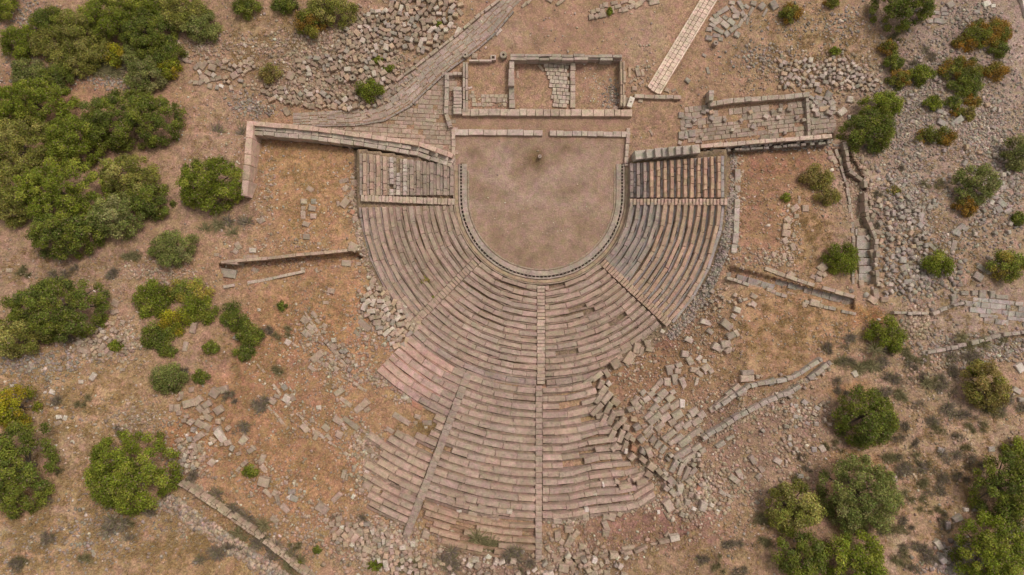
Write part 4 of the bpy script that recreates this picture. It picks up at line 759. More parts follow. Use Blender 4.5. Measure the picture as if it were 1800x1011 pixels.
# ------------------------------------------------------------------ rubble (uncountable small stones)
RUB = [(1110, 640, 40, 40, 160, 1.5, 5.5, 0), (1130, 720, 50, 50, 220, 1.5, 5.5, 0), (1140, 830, 30, 40, 260, 1.5, 5.5, 0), (650, 830, 30, 50, 260, 1.5, 5, 0), (650, 560, 40, 60, 300, 1.5, 5.5, 0), (700, 940, 60, 40, 400, 1.5, 6, 0), (540, 120, 110, 50, 700, 1.5, 5, 0), (640, 90, 80, 60, 500, 1.5, 5, 0), (1200, 760, 70, 60, 300, 1.5, 5, 0), (1500, 300, 40, 60, 260, 2, 6, 0), (1190, 590, 50, 40, 220, 1.2, 4, 2),
  # cx, cy, rx, ry, n, smallest px, largest px, tone
    (530, 80, 80, 40, 600, 2.0, 6, 0), (600, 105, 90, 40, 450, 2.5, 6.5, 0), (640, 60, 60, 50, 300, 2.5, 7, 0), (740, 40, 70, 45, 200, 2, 6, 0), (560, 160, 120, 28, 420, 2.5, 7, 0), (690, 120, 35, 35, 200, 2.5, 6, 0), (450, 195, 40, 12, 120, 2, 5, 1), (400, 80, 60, 25, 220, 2, 5, 0), (430, 180, 26, 16, 140, 1.5, 4.5, 1),
    (1650, 150, 130, 120, 1500, 1.6, 5, 1), (1600, 200, 60, 70, 700, 1.6, 5, 1), (1740, 230, 90, 110, 1200, 1.6, 4.5, 1), (1590, 350, 60, 90, 900, 1.8, 5.5, 1), (1760, 320, 60, 70, 700, 2, 6, 1), (1620, 480, 70, 50, 500, 2, 7, 1), (1700, 420, 110, 60, 400, 1.5, 5, 1), (1450, 125, 90, 35, 600, 2, 6, 0), (1340, 100, 60, 25, 260, 1.5, 5, 1), (1730, 245, 30, 22, 350, 1.2, 3, 3), (1400, 40, 90, 40, 260, 1.5, 4.5, 1), (1490, 40, 50, 30, 180, 1.5, 5, 1), (1700, 30, 60, 30, 180, 2, 5.5, 1),
    (1612, 570, 26, 26, 260, 2, 6, 0), (1720, 610, 110, 26, 700, 1.5, 5, 1), (1640, 650, 80, 40, 250, 1.5, 5, 0), (1650, 810, 140, 90, 600, 1.2, 4, 0), (1680, 985, 45, 30, 260, 2.5, 6.5, 1), (1790, 935, 20, 15, 100, 2, 5, 1), (1390, 790, 70, 50, 260, 1.5, 5.5, 0), (1420, 730, 40, 24, 160, 2, 5, 0), (1250, 850, 70, 60, 500, 1.5, 5.5, 0), (1215, 880, 45, 40, 420, 2, 6, 0), (1330, 900, 90, 70, 300, 1.2, 4, 0),
    (685, 560, 42, 55, 420, 2, 6, 0), (675, 665, 30, 14, 260, 1.8, 5, 0), (715, 695, 26, 14, 150, 2, 5.5, 0), (600, 640, 40, 45, 330, 1.5, 5, 0), (640, 780, 40, 28, 330, 1.5, 5, 0), (545, 590, 30, 40, 220, 1.5, 5, 0), (560, 740, 90, 40, 260, 1.2, 4, 0), (520, 660, 90, 80, 260, 1, 3.5, 3), (480, 850, 90, 60, 320, 1.2, 4.5, 0), (560, 930, 80, 50, 380, 1.5, 5, 0), (680, 965, 80, 40, 600, 2, 6, 0), (850, 985, 120, 30, 420, 1.5, 5.5, 0), (1010, 985, 90, 40, 360, 2, 6, 0), (1110, 885, 80, 14, 420, 1.5, 4.5, 0), (1000, 915, 45, 10, 200, 2, 5, 0), (1120, 955, 100, 30, 200, 1.2, 4, 2),
    (420, 945, 100, 22, 10, 2, 5, 1), (225, 600, 30, 40, 280, 1.6, 5, 0), (160, 610, 50, 24, 330, 2, 6, 0), (60, 640, 90, 26, 450, 1.5, 5, 1), (130, 560, 120, 60, 250, 1.2, 4, 0), (250, 740, 60, 30, 350, 1.5, 4.5, 0), (330, 800, 40, 40, 420, 1.5, 5.5, 0), (180, 930, 90, 60, 450, 1.2, 4.5, 1), (330, 920, 60, 50, 240, 1.2, 4.5, 0), (60, 690, 70, 40, 130, 1.2, 4, 1), (120, 740, 180, 90, 300, 1, 3.5, 3), (90, 960, 120, 60, 300, 1, 4, 1), (290, 480, 70, 24, 330, 1.5, 4.5, 0), (110, 470, 130, 40, 280, 1.2, 4, 0), (60, 130, 70, 40, 360, 1.5, 4.5, 1), (200, 145, 50, 14, 200, 1.5, 4.5, 1), (50, 35, 40, 40, 260, 1.5, 4.5, 1), (340, 80, 40, 25, 200, 2, 5, 0), (400, 260, 70, 70, 160, 1, 3.5, 3),
    (1290, 470, 22, 40, 10, 2, 5, 1), (1230, 530, 60, 40, 320, 1.5, 4.5, 0), (1240, 600, 60, 50, 260, 1.2, 4.5, 0), (1150, 640, 70, 60, 240, 1, 3.5, 2), (1190, 560, 26, 18, 200, 1.5, 4, 2), (1250, 680, 60, 50, 160, 1.2, 4, 0), (1340, 330, 70, 80, 380, 1.2, 4, 2), (1390, 420, 24, 60, 220, 1.5, 5, 0), (1350, 455, 60, 22, 260, 1.5, 5, 0), (1370, 255, 90, 10, 380, 2, 5, 1), (1440, 330, 60, 60, 200, 1.2, 4, 0), (1510, 350, 24, 80, 260, 1.5, 5, 0), (1390, 560, 90, 50, 200, 1, 3, 0), (1340, 715, 90, 30, 300, 1.5, 5, 0), (1300, 770, 80, 50, 200, 1.2, 4, 2), (1480, 600, 60, 50, 160, 1.2, 4, 0),
    (1135, 130, 20, 40, 90, 1.5, 5, 0), (1075, 170, 16, 25, 120, 1.5, 4.5, 1), (1050, 150, 34, 34, 110, 1, 3, 3), (1330, 140, 60, 26, 160, 1.2, 4, 0), (860, 180, 40, 12, 60, 1.5, 4, 0), (1000, 50, 150, 40, 60, .8, 2, 3), (1190, 100, 90, 70, 120, 1, 3, 0), (535, 350, 80, 90, 160, 1, 3.5, 3), (470, 330, 14, 90, 150, 1.5, 4.5, 0), (618, 340, 14, 70, 150, 1.5, 5, 0), (640, 430, 14, 50, 130, 1.5, 5, 0), (520, 462, 110, 12, 260, 1.5, 4.5, 2), (520, 430, 100, 14, 120, 1.5, 4, 0), (560, 510, 90, 40, 140, 1, 3.5, 0), (950, 380, 130, 100, 60, .8, 2, 3), (1300, 330, 12, 70, 120, 1.5, 4.5, 0),
]
TMPL = []
def stone_templates():
    for i in range(8):
        rr = np.random.default_rng(40 + i)
        v = np.array([(x, y, z) for x in (-1, 1) for y in (-1, 1) for z in (-1, 1)], float) * .62; v += rr.uniform(-.22, .22, v.shape)
        v = np.concatenate([v, np.array([(0, 0, 1), (1, 0, 0), (0, 1, 0), (-1, 0, 0), (0, -1, 0)]) * rr.uniform(.7, 1.0, (5, 1))])
        f = [(1, 5, 8), (5, 7, 8), (7, 3, 8), (3, 1, 8), (4, 6, 9), (6, 7, 9), (7, 5, 9), (5, 4, 9), (6, 2, 10), (2, 3, 10), (3, 7, 10), (7, 6, 10), (2, 0, 11), (0, 1, 11), (1, 3, 11), (3, 2, 11), (0, 4, 12), (4, 5, 12), (5, 1, 12), (1, 0, 12)]
        TMPL.append((v, np.array(f)))
stone_templates()
def build_rubble():
    tones = np.array([(0.32, .23, .175), (0.265, .213, .185), (0.30, .195, .145), (0.45, .37, .31)])
    X, Y, S, C = [], [], [], []
    def put(x, y, s, t):
        X.append(x); Y.append(y); S.append(s); C.append(tones[t] * NR.uniform(.7, 1.35, (len(x), 1)) * NR.uniform(.94, 1.06, (len(x), 3)))
    for cx, cy, rx, ry, n, a, b, t in RUB:
        n = int(n * (1.9 if cx > 1540 and t == 1 else 1.35)); u = NR.normal(0, .55, n); v = NR.normal(0, .55, n)
        put(cx + u * rx, cy + v * ry, a + (b - a) * 1.25 * NR.random(n) ** 2.4, np.where(NR.random(n) < .05, 3, t))
    # a thin general scatter, thicker where the ground is stony
    n = 30000; x = NR.uniform(-60, 1860, n); y = NR.uniform(-60, 1070, n)
    k = (N2.fbm(x / 60, y / 60, 3) > .47) & ~(inpoly([(800, 100), (1105, 100), (1105, 345), (1050, 470), (952, 492), (850, 470), (800, 345)], x, y) & (NR.random(n) < .93))
    x, y = x[k], y[k]; put(x, y, .9 + 3.3 * NR.random(len(x)) ** 4, np.where(NR.random(len(x)) < .12, 3, NR.integers(0, 3, len(x))))
    # strips: along the right edge of the seats, left edge, behind walls
    th = NR.uniform(42, 90, 1400); rr = 326 + 16 * NR.random(1400); put(TX + rr * np.sin(np.radians(th)), TY + rr * np.cos(np.radians(th)), 1.8 + 4 * NR.random(1400) ** 2, np.full(1400, 1))
    th = NR.uniform(-90, -52, 500); rr = 325 + 9 * NR.random(500); put(TX + rr * np.sin(np.radians(th)), TY + rr * np.cos(np.radians(th)), 1.5 + 3.5 * NR.random(500) ** 2, np.full(500, 0))
    x = 1283 + 12 * NR.random(400); put(x, 272 + 90 * NR.random(400), 1.5 + 3.5 * NR.random(400) ** 2, np.full(400, 1))
    t = NR.random(1900); w = NR.random(1900) ** 1.3; put(306 + t * 250 - w * 26 - 8, 862 + t * 170 + w * 16 + 6, 1.6 + 6 * NR.random(1900) ** 2.5, np.where(NR.random(1900) < .25, 1, 0))
    t = NR.random(700); put(1246 + t * 214, 768 - t * 128 + 14 * (NR.random(700) - .3), 1.5 + 4 * NR.random(700) ** 2, np.full(700, 0))
    x = np.concatenate(X); y = np.concatenate(Y); s = np.concatenate(S); c = np.concatenate(C)
    rad = np.where(y > TY, np.hypot(x - TX, y - TY), np.abs(x - TX)); thd = np.degrees(np.arctan2(x - TX, np.maximum(y - TY, 1e-3)))
    seats = (y > wall_line(x)) & (rad > 128) & ((rad < 323) | ((rad < 560) & (thd < 16) & (thd > -22))) & ((thd < 35) | (rad < 300) | (y < 470))
    keep = ~(seats & (NR.random(len(x)) < .95)) & ~((x > 1130) & (x < 1265) & (np.abs((x - 1150) * .855 + (y - 159) * .517) < 16) & (y < 165))
    x, y, s, c = x[keep], y[keep], s[keep], c[keep]
    g = H(x, y); k = S0 * (HC - g) / HC; n = len(x); size = s * S0 * .55
    tid = NR.integers(0, len(TMPL), n); V, F, CC = [], [], []; off = 0
    for i, (tv, tf) in enumerate(TMPL):
        m = np.where(tid == i)[0]
        if not len(m): continue
        a = NR.uniform(0, 6.28, len(m)); ca, sa = np.cos(a), np.sin(a); sc = size[m][:, None] * np.stack([NR.uniform(.8, 1.5, len(m)), NR.uniform(.7, 1.05, len(m)), NR.uniform(.55, .9, len(m))], 1)
        v = tv[None] * sc[:, None, :]; vx = v[..., 0] * ca[:, None] - v[..., 1] * sa[:, None]; vy = v[..., 0] * sa[:, None] + v[..., 1] * ca[:, None]
        v = np.stack([vx + ((x - CX) * k)[m][:, None], vy + ((CY - y) * k)[m][:, None], v[..., 2] + (g[m] + size[m] * .08)[:, None]], -1)
        V.append(v.reshape(-1, 3)); F.append((tf[None] + (np.arange(len(m)) * len(tv))[:, None, None] + off).reshape(-1, 3)); CC.append(np.repeat(c[m], len(tv), 0)); off += len(m) * len(tv)
    tag(np_mesh("rubble", np.concatenate(V), np.concatenate(F), np.concatenate(CC), M_STONE), kind="stuff")
build_rubble()

# ------------------------------------------------------------------ dry grass (ground cover)
GR = [(140, 720, 190, 110, 5000), (110, 930, 190, 90, 5000), (330, 960, 120, 60, 2200), (480, 60, 80, 60, 1300), (1440, 80, 130, 70, 2400), (1420, 400, 40, 70, 1100), (1660, 820, 190, 120, 4500), (1640, 440, 120, 70, 2000), (1400, 570, 110, 60, 1800), (540, 330, 90, 90, 1600), (1680, 260, 150, 150, 1800), (90, 470, 170, 50, 1800), (500, 760, 180, 160, 2600), (560, 540, 90, 90, 1200), (1690, 580, 140, 50, 1200), (1180, 960, 200, 60, 1300), (760, 752, 50, 26, 700), (1300, 640, 110, 90, 900), (420, 640, 90, 60, 900), (400, 110, 80, 40, 700), (380, 250, 80, 80, 900), (1340, 340, 90, 80, 700), (620, 100, 100, 70, 700), (60, 100, 90, 80, 800)]
def build_grass():
    X, Y = [], []
    for cx, cy, rx, ry, n in GR:
        u = NR.normal(0, .6, n); v = NR.normal(0, .6, n); X.append(cx + u * rx); Y.append(cy + v * ry)
    x = np.concatenate(X); y = np.concatenate(Y); k = (N3.fbm(x / 16, y / 16, 3) > .47); x, y = x[k], y[k]
    rad = np.where(y > TY, np.hypot(x - TX, y - TY), np.abs(x - TX)); thd = np.degrees(np.arctan2(x - TX, np.maximum(y - TY, 1e-3)))
    k = ~((y > wall_line(x)) & (rad > 128) & ((rad < 323) | ((rad < 560) & (thd < 16) & (thd > -22)))); x, y = x[k], y[k]
    nb = 7; n = len(x) * nb; x = np.repeat(x, nb) + NR.normal(0, 1.3, n); y = np.repeat(y, nb) + NR.normal(0, 1.3, n)
    g = H(x, y); k = S0 * (HC - g) / HC; bx, by = (x - CX) * k, (CY - y) * k; a = NR.uniform(0, 6.28, n); L = NR.uniform(.14, .46, n); w = NR.uniform(.012, .028, n); lean = NR.uniform(.3, .95, n)
    tip = np.stack([bx + np.cos(a) * L * lean, by + np.sin(a) * L * lean, g + L * np.sqrt(1 - lean ** 2 * .9)], 1)
    l = np.stack([bx - np.sin(a) * w, by + np.cos(a) * w, g - .02], 1); r = np.stack([bx + np.sin(a) * w, by - np.cos(a) * w, g - .02], 1)
    v = np.stack([l, r, tip], 1).reshape(-1, 3); base = 1.12 * np.array([(0.44, .33, .17), (0.36, .25, .13), (0.30, .20, .12), (0.46, .29, .10)])
    c = np.repeat(base[NR.integers(0, 4, n)] * NR.uniform(.75, 1.2, (n, 1)), 3, 0)
    tag(np_mesh("dry_grass", v, np.arange(n * 3).reshape(-1, 3), c, M_LEAF), kind="stuff")
build_grass()

# ------------------------------------------------------------------ trees, shrubs
LEAFC = {"g": [(0.105, .122, .018), (0.085, .10, .016), (0.14, .15, .03)], "d": [(0.075, .09, .02), (0.095, .105, .022), (0.062, .075, .02)], "o": [(0.145, .138, .042), (0.115, .115, .032), (0.18, .165, .065)],
         "y": [(0.18, .165, .015), (0.13, .135, .018), (0.20, .155, .02)], "s": [(0.125, .13, .052), (0.10, .112, .04), (0.155, .152, .08)], "r": [(0.19, .10, .02), (0.16, .095, .025), (0.11, .09, .022)],
         "m": [(0.085, .09, .02), (0.095, .10, .022), (0.16, .095, .022), (0.11, .10, .022)], "t": [(0.165, .128, .055), (0.13, .11, .04), (0.14, .13, .038)], "x": [(0.115, .128, .028), (0.20, .165, .045), (0.095, .11, .025)]}
def crown(rx, ry, h, cols, dens=1.0, seed=0, leaf=.17):
    """foliage: leaf-sized faces spread through many uneven clumps; returns vertices, faces, colours and clump centres"""
    g = np.random.default_rng(seed); area = math.pi * rx * ry; rm = math.sqrt(rx * ry)
    nl = int(np.clip(area * 2.0, 14, 170)); ph = g.uniform(0, 6.28, 4); i = np.arange(nl)
    an = i * 2.39996 + g.uniform(0, 6.28) + g.normal(0, .2, nl); rad = np.clip(np.sqrt((i + .5) / nl) + g.normal(0, .04, nl), 0, 1)
    nr = int(nl * .3); an[-nr:] = np.arange(nr) / nr * 6.283 + g.normal(0, .05, nr); rad[-nr:] = g.uniform(.9, 1.0, nr)
    edge = .95 * (1 + .045 * np.sin(2 * an + ph[0]) + .045 * np.sin(3 * an + ph[1]) + .04 * np.sin(5 * an + ph[2]) + .04 * np.sin(9 * an + ph[3]))
    sp = math.sqrt(area / nl); lr = sp * g.uniform(.6, 1.0, nl); zc = h * (.14 + .64 * np.sqrt(np.maximum(0, 1 - rad ** 2)) + g.normal(0, .10, nl)); zc = np.maximum(zc, lr * .4)
    inn = np.minimum(rad, 1 - .5 * lr / rm) * edge; cx, cy = np.cos(an) * inn * rx, np.sin(an) * inn * ry
    grp = (np.sin(an * 1.5 + ph[1]) * .5 + np.sin(rad * 7 + an * 2 + ph[2]) * .5 + g.normal(0, .55, nl)); ci = np.clip(((grp + 1.6) / 3.2 * len(cols)).astype(int), 0, len(cols) - 1)
    cen = np.stack([cx, cy, zc], 1); tintl = np.array(cols)[ci] * g.uniform(.72, 1.28, (nl, 1))
    per = np.maximum(26, (lr ** 2 * 820 * dens * (.2 / leaf) ** 2).astype(int)); idx = np.repeat(np.arange(nl), per); n = len(idx)
    d = g.normal(0, 1, (n, 3)); d[:, 2] = d[:, 2] * .9 + .35; d /= np.linalg.norm(d, axis=1, keepdims=True)
    rr = lr[idx] * (g.random(n) ** .45) * g.uniform(.85, 1.25, n); p = cen[idx] + d * rr[:, None] * np.array([1, 1, .72]); p[:, 2] = np.maximum(p[:, 2], .04)
    nrm = d * .8 + g.normal(0, .75, (n, 3)); nrm[:, 2] += .35; nrm /= np.linalg.norm(nrm, axis=1, keepdims=True)
    t = np.cross(nrm, g.normal(0, 1, (n, 3))); t /= np.linalg.norm(t, axis=1, keepdims=True); b = np.cross(nrm, t)
    L = leaf * g.uniform(.6, 1.35, (n, 1)); Wd = L * g.uniform(.38, .62, (n, 1))
    v = np.stack([p - t * L * .5, p + b * Wd * .5, p + t * L * .5, p - b * Wd * .5], 1).reshape(-1, 3)
    c = np.array([1.9, 1.84, 1.3]) * tintl[idx] * g.uniform(.6, 1.4, (n, 1)) * g.uniform(.88, 1.12, (n, 3))
    tw = g.random(n) < .07; c[tw] = np.array([.24, .17, .10]) * g.uniform(.6, 1.3, (tw.sum(), 1))
    return v, np.arange(n * 4).reshape(-1, 4), np.repeat(c, 4, 0), cen
def limb(mb, a, b, r0, r1, col=(0.1, .08, .06)):
    ax = np.array(b, float) - np.array(a, float); l = np.linalg.norm(ax); ax /= l; u = np.cross(ax, (0.31, .9, .17)); u /= np.linalg.norm(u); w = np.cross(ax, u); v = []
    for p, r in ((a, r0), ((np.array(a) + np.array(b)) / 2 + u * l * .06, (r0 + r1) / 2), (b, r1)):
        v += [tuple(np.array(p) + (u * math.cos(k * 1.0472) + w * math.sin(k * 1.0472)) * r) for k in range(6)]
    mb.add(v, [(j * 6 + i, j * 6 + (i + 1) % 6, j * 6 + 6 + (i + 1) % 6, j * 6 + 6 + i) for j in range(2) for i in range(6)], col)
def plant(px, py, rx, ry, kind, label, tree=None, hf=None, dens=1.0, group=None, seed=[100]):
    seed[0] += 1; k0 = S0 * (HC - Hs(px, py)) / HC; RX, RY = rx * k0, ry * k0; rm = math.sqrt(RX * RY)
    tree = rm > 2.0 if tree is None else tree; h = (hf or (1.25 if tree else 1.0)) * min(rm, 3.4)
    z = Hs(px, py)
    for _ in range(3):                                   # the crown is what the picture shows at (px, py); its foot stands below it
        X, Y, _z = P(px, py, z + h * .45); qx = CX + X / (S0 * (HC - z) / HC); qy = CY - Y / (S0 * (HC - z) / HC); z = Hs(qx, qy)
    root = empty("tree" if tree else "shrub", (X, Y, z)); tag(root, label, "tree" if tree else "shrub", group, "thing")
    v, f, c, cen = crown(RX, RY, h, LEAFC[kind], dens, seed[0], .185 if tree else .16)
    np_mesh("crown" if tree else "foliage", v, f, c, M_LEAF, root)
    mb = MB(); g = np.random.default_rng(seed[0]); r0 = .05 * rm + .03; fork = (g.normal(0, .1), g.normal(0, .1), h * .22)
    limb(mb, (0, 0, -.4), fork, r0 * 1.5, r0)
    for i in g.choice(len(cen), min(len(cen), 9), False): limb(mb, fork, cen[i], r0 * .6, r0 * .15)
    mb.build("trunk" if tree else "stem", M_BARK, root, smooth=True)
    return root
TREES = """228 212 92 52 d big dark tree with a rounded right end, left of the pink wall
50 182 78 42 g broad green tree at the left edge under the upper thicket
40 262 70 62 o broad pale olive tree against the left edge
130 246 58 44 g leafy green tree in the middle of the left grove
108 345 76 66 g deep green tree in the lower part of the left grove
112 412 62 42 d dark tree at the bottom tip of the left grove
226 312 56 38 o olive tree facing the lone round tree across bare earth
205 380 48 38 s grey green tree at the lower right rim of the left grove
264 353 38 30 d dark tree on the right rim of the grove nearest the lone round tree
22 345 44 52 o olive tree at the left edge of the grove above the scrub
370 325 56 51 g lone round dense green tree beside the pink side wall
98 545 84 56 d spreading tree alone at the left with a stone wall below
28 592 52 34 o low olive tree touching the left edge below the spreading tree
228 832 82 68 g large rounded tree at the lower left by the mortared wall
34 828 52 82 d tall dark tree cut by the left edge near the bottom
22 718 36 42 y yellow green tree cut by the left edge
1590 10 58 36 d dark green tree cut by the top edge at the right
1550 186 36 24 g smaller upper tree of the pair right of the flagstone court
1528 232 46 37 d bigger lower tree of the pair right of the flagstone court
1715 325 40 34 s grey green round tree with a rust bush at its foot
1525 735 56 50 d round tree right of the curved double wall
1393 893 48 47 o pale olive tree left of the large grey tree
1515 874 70 66 s largest grey green tree at the lower right
1408 978 46 40 d dark tree at the bottom edge, left of a brighter one
1502 985 58 46 g bright green tree at the bottom edge beside a darker one
1772 862 56 66 d large dark tree at the right edge near the bottom
1745 968 64 58 g big green tree in the bottom right corner
1735 680 38 42 t thin yellowish tree at the right with bare earth showing
1790 270 26 30 s grey green tree cut by the right edge among scree
1770 467 34 26 x light green tree at the right edge above the grey slabs"""
SHRUBS = """6 8 26 28 g green shrub in the top left corner
92 36 36 24 d dark shrub near the top left corner
38 74 34 30 g bright green rounded shrub left of the thicket
84 78 30 26 o pale olive shrub beside the bright green one
142 58 46 38 o olive shrub in the thicket right of the dark corner shrub
200 28 60 40 g wide green shrub at the top of the thicket
258 55 46 42 d dark green shrub in the middle of the thicket
262 12 44 26 g green shrub at the top edge of the thicket
322 22 44 34 o pale olive shrub at the right of the thicket top
352 45 34 28 s grey green shrub at the thicket's right rim
130 104 38 30 o straw tinted olive shrub at the lower side of the thicket
168 92 32 26 o feathery olive shrub above bare brown scrub
203 96 22 20 y mustard green rounded shrub in the thicket
258 82 13 10 y small vivid yellow shrub in the thicket
292 92 32 24 d dark shrub at the thicket's lower right
238 95 26 20 s small grey shrub beside the vivid yellow one
255 132 38 30 s grey green shrub hanging below the thicket
298 118 20 20 y yellow green shrub at the thicket corner by the stone heap
52 130 32 26 s grey shrub left below the thicket
98 140 32 26 d green shrub above the left grove, with grey twigs
86 162 17 13 g small green shrub just above the left grove
432 10 24 20 d dark shrub at the top edge left of the rusty one
500 8 26 14 d green shrub cut by the top edge between two others
582 14 46 30 o broad olive shrub cut by the top edge above the stones
545 42 25 25 m rust and green shrub left of the stone bank
475 128 20 17 t faded olive shrub left in the stone bank
650 158 24 19 g bright green shrub among blocks beside the road
305 436 42 32 s grey green shrub above the left passage
268 528 36 34 g green mat left part of the creeping patch below the passage
330 512 46 20 x yellowish green mat along the top of the creeping patch
350 545 34 26 g green mat right part of the creeping patch
308 568 30 26 y yellow green mat in the middle of the creeping patch
276 592 30 26 d dark green mat low in the creeping patch
296 617 16 13 d small dark shrub under the creeping patch
412 560 24 26 d dark shrub left of two on the bare slope
438 588 24 24 d ragged dark shrub right of two on the bare slope
370 612 15 12 d small round dark shrub left of the ragged ones
430 620 18 14 d low dark shrub trailing below the ragged one
298 665 33 25 s soft grey green shrub above the flat slabs
353 662 16 12 d small dark shrub right of the soft grey one
203 608 12 10 g small green shrub on the small wall heap
440 828 14 12 g small green shrub among stones at the lower left
496 538 9 9 d tiny dark shrub beside grey stones on the slope
1738 58 42 26 m rust and green shrub patch near the top right
1698 76 26 14 r rust coloured mat left of the top right patch
1755 88 18 14 d green shrub low in the top right patch
1690 122 40 22 m rust tinted shrub mass below the top right patch
1698 150 34 20 d green shrub mass at the foot of the rust mass
1748 126 26 15 r rust shrub at the right end of the lower mass
1562 84 17 12 m small rust shrub right of the scree
1580 140 20 16 m low rust shrub left of a green one on scree
1618 132 21 18 g low green shrub on scree right of a rust one
1572 110 18 14 d small dark shrub above the tree pair
1640 182 17 13 g small round shrub above two grey blocks
1676 180 14 12 d small round shrub right of another above the blocks
1684 196 12 10 m tiny rust green shrub by the leaning block
1708 178 16 12 r rust shrub trailing from the rust mass
1645 240 42 15 m wide rust green shrub strip below grey blocks
1705 200 9 14 t thin upright faded shrub right of the leaning block
1390 24 19 16 m small rusty shrub on the straw ground at the top
1462 4 14 10 m small shrub cut by the top edge left of the big tree
1468 90 10 8 g tiny green shrub on straw ground
1434 313 28 22 t faded shrub on the right terrace
1382 347 9 8 g tiny green shrub on the right terrace by blocks
1455 345 24 14 t thin brown shrub below the faded one
1700 362 22 17 r rust orange bush at the foot of a grey green tree
1480 455 31 28 g round green shrub left of the broad grey stair
1650 464 29 21 g green shrub among grey scree blocks
1558 590 34 29 g bright green round bush right of the slope
1722 650 16 14 g small bright green shrub on the thin yellow tree
1765 62 14 14 r rust shrub at the right end of the top patch
1572 335 12 9 t tiny faded shrub in the stony band
1790 385 14 12 d small dark shrub at the right edge
1790 790 26 20 g green shrub at the right edge above the large dark tree
658 994 16 8 g green weed patch among stones at the bottom
762 524 5 5 g tuft of green weed growing from the left seat rows
1150 524 5 5 g tuft of green weed in the right seat rows
746 494 9 8 t dull weed clump in the left seat rows
665 105 9 7 g small weed among blocks left of the road
684 120 10 8 g small weed below another left of the road
772 43 7 6 g small weed among the long blocks by the road
1072 20 5 8 g small weed in the top edge stone rows
558 967 8 7 d small dark weed at the bottom by the scrub
524 992 10 8 d dark weed on the mortared wall near the bottom"""
def build_plants():
    for ln in TREES.splitlines():
        a = ln.split(None, 5); plant(*map(float, a[:4]), a[4], a[5], True, group="trees on the hillside")
    for ln in SHRUBS.splitlines():
        a = ln.split(None, 5); mat = "mat" in a[5].split() or "strip" in a[5] or "mass" in a[5] or "patch" in a[5]
        plant(*map(float, a[:4]), a[4], a[5], False, hf=.55 if mat else None, dens=.75 if mat or a[4] == "t" else 1.0, group="shrubs and weeds on the hillside")
build_plants()

# ------------------------------------------------------------------ dry scrub
SCRUB = """1520 640 15|1555 645 13|1585 668 15|1632 690 14|1660 690 15|1585 755 13|1650 760 12|1690 765 11|1575 770 12|1620 855 14|1660 850 13|1690 845 12|1610 880 12|1645 870 12|1710 820 12|1480 640 12|1470 665 12|1455 620 12|1400 850 11|1370 870 13|1310 960 14|1265 1000 13|1600 965 14|1625 975 12|1715 700 12|1680 660 13|1550 700 14|1590 625 13|1560 620 13|110 712 13|148 718 13|105 490 14|130 478 12|40 485 13|200 490 13|125 600 10|180 128 34|200 118 26|400 235 26|390 405 18|415 395 16|210 760 10|105 832 8|95 880 13|75 955 14|40 985 16|22 998 13|210 945 20|220 925 12|370 985 26|405 970 16|150 985 12|340 850 16|362 872 18|385 885 20|405 905 20|425 925 20|445 945 22|465 965 22|490 985 22|515 1004 20|258 905 14|455 722 16|487 655 15|420 755 20|405 705 12|500 590 12|455 600 12|470 585 10|520 960 12|590 905 12|640 915 14|230 455 12|330 655 12|1500 605 19|1540 655 17|1570 670 15|1600 650 12|1618 640 14|1645 668 16|1620 670 10|1580 700 14|1605 715 13|1690 640 16|1698 620 16|1655 730 17|1695 735 15|1750 725 14|1630 745 14|1610 780 10|1565 810 16|1590 835 14|1585 808 11|1607 815 12|1632 833 17|1670 808 14|1698 790 11|1560 860 12|1590 918 15|1575 930 12|1560 938 14|1605 932 11|1640 900 13|1655 910 10|1660 930 12|1590 990 18|1612 995 14|1640 990 13|1480 850 10|1410 800 13|1408 830 9|1462 785 11|1480 690 10|1490 640 12|1335 920 16|1278 963 14|1240 985 12|1350 955 12|1300 1000 14|1590 300 10|1640 330 12|1540 350 12|1535 400 10|1500 280 10|1455 130 10|1420 235 8|1760 600 14|1720 635 12|1780 720 14|1720 755 13|1600 120 13|1630 100 14|1570 70 12|1760 50 12|790 1000 20|850 965 24|900 990 20|930 1002 16|720 1000 14"""
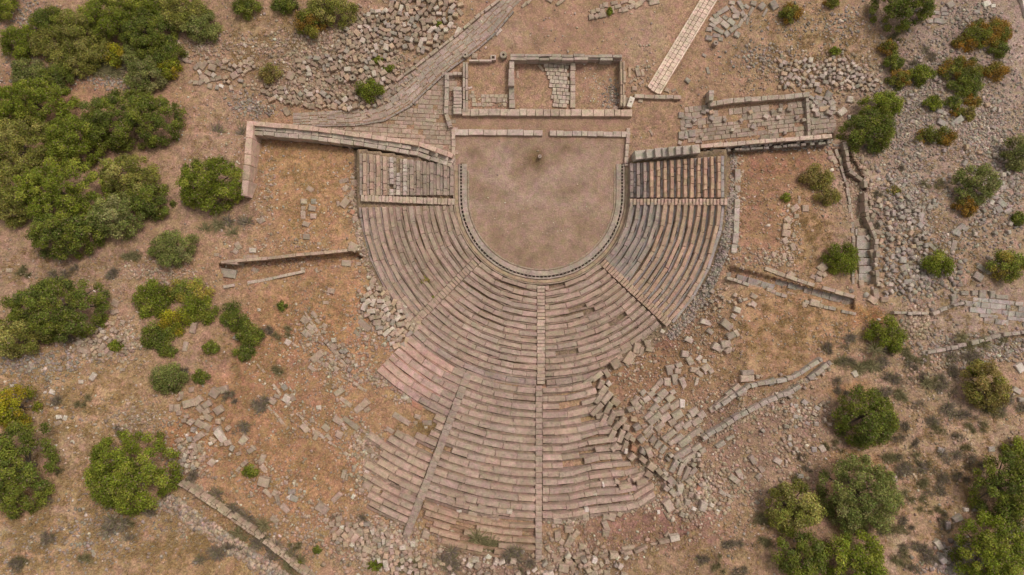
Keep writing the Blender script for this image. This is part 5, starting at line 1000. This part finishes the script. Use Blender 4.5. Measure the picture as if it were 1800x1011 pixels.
def build_scrub():
    protos = []
    for i in range(9):
        g = np.random.default_rng(700 + i); n = 760
        a = g.uniform(0, 6.283, n); el = np.arccos(g.random(n) * .97); d = np.stack([np.cos(a) * np.sin(el), np.sin(a) * np.sin(el), np.cos(el)], 1); L = g.uniform(.45, 1.05, (n, 1))
        sub = np.concatenate([g.normal(0, .42, (5, 2)), np.zeros((5, 1))], 1); kk = g.integers(0, 5, n); s0 = d * L * g.uniform(0, .55, (n, 1)) * .62 + sub[kk]; s1 = d * L * .62 + g.normal(0, .07, (n, 3)) + sub[kk]; sd = np.cross(d, g.normal(0, 1, (n, 3))); sd /= np.linalg.norm(sd, axis=1, keepdims=True); w = g.uniform(.012, .03, (n, 1))
        flat = np.array([1, 1, .62]); v = np.stack([(s0 - sd * w) * flat, (s0 + sd * w) * flat, (s1 + sd * w * .5) * flat, (s1 - sd * w * .5) * flat], 1).reshape(-1, 3)
        base = 1.35 * np.array([(0.15, .112, .085), (0.20, .15, .10), (0.115, .088, .075), (0.14, .125, .06)])[g.integers(0, 4, n)] if i % 3 else 1.3 * np.array([(0.15, .13, .06), (0.12, .11, .05), (0.19, .15, .08)])[g.integers(0, 3, n)]
        protos.append((v, np.arange(n * 4).reshape(-1, 4), np.repeat(base * g.uniform(.75, 1.3, (n, 1)), 4, 0)))
    meshes = []
    items = [tuple(map(float, t.split())) for t in SCRUB.split("|")]
    marks = [("left grove", 150, 300), ("lower left tree", 228, 832), ("mortared wall", 420, 930), ("bare left slope", 470, 680), ("curved double wall", 1350, 700), ("largest grey tree", 1515, 874), ("curved wall's tree", 1525, 735), ("thin yellow tree", 1735, 680), ("right edge trees", 1770, 880), ("grey scree", 1640, 200), ("stepped passage", 1520, 380), ("bottom rubble", 850, 980), ("upper left thicket", 200, 90), ("pink side wall", 420, 300), ("left edge tree", 40, 560), ("lower right rubble", 1280, 940)]
    groups = {}
    for i, (x, y, r) in enumerate(items):
        mk = min(marks, key=lambda m: (m[1] - x) ** 2 + (m[2] - y) ** 2)[0]; tone = "olive brown" if i % 9 % 3 == 0 else "grey brown"; sz = "small" if r < 13 else "large" if r > 18 else "middling"
        groups.setdefault((mk, tone, sz), []).append((x, y, r, i))
    for (mk, tone, sz), its in groups.items():
        its.sort()
        for j, (x, y, r, i) in enumerate(its):
            mk = mk.replace(" at the left", "")
            z = Hs(x, y); k = S0 * (HC - z) / HC
            while len(meshes) <= i % 9: meshes.append(None)
            if meshes[i % 9] is None:
                o = np_mesh("dry_bush", *protos[i % 9], M_LEAF); meshes[i % 9] = o.data
            else:
                o = link(bpy.data.objects.new("dry_bush", meshes[i % 9]))
            o.location = P(x, y, z); s = r * k * 1.45; s *= R.uniform(.8, 1.25); o.scale = (s, s * R.uniform(.6, 1.05), min(s, .8)); o.rotation_euler = (0, 0, R.uniform(0, 6.28))
            lab = f"{sz} {tone} dry bush near the {mk}" if len(its) == 1 else f"{ORD(j + 1)} from left of {sz} {tone} dry bushes near the {mk}"
            tag(o, lab, "dry bush", "dry bushes on the hillside", "thing")
build_scrub()
for o in COL.objects:
    if o.parent is None and "category" in o and "kind" not in o: o["kind"] = "thing"
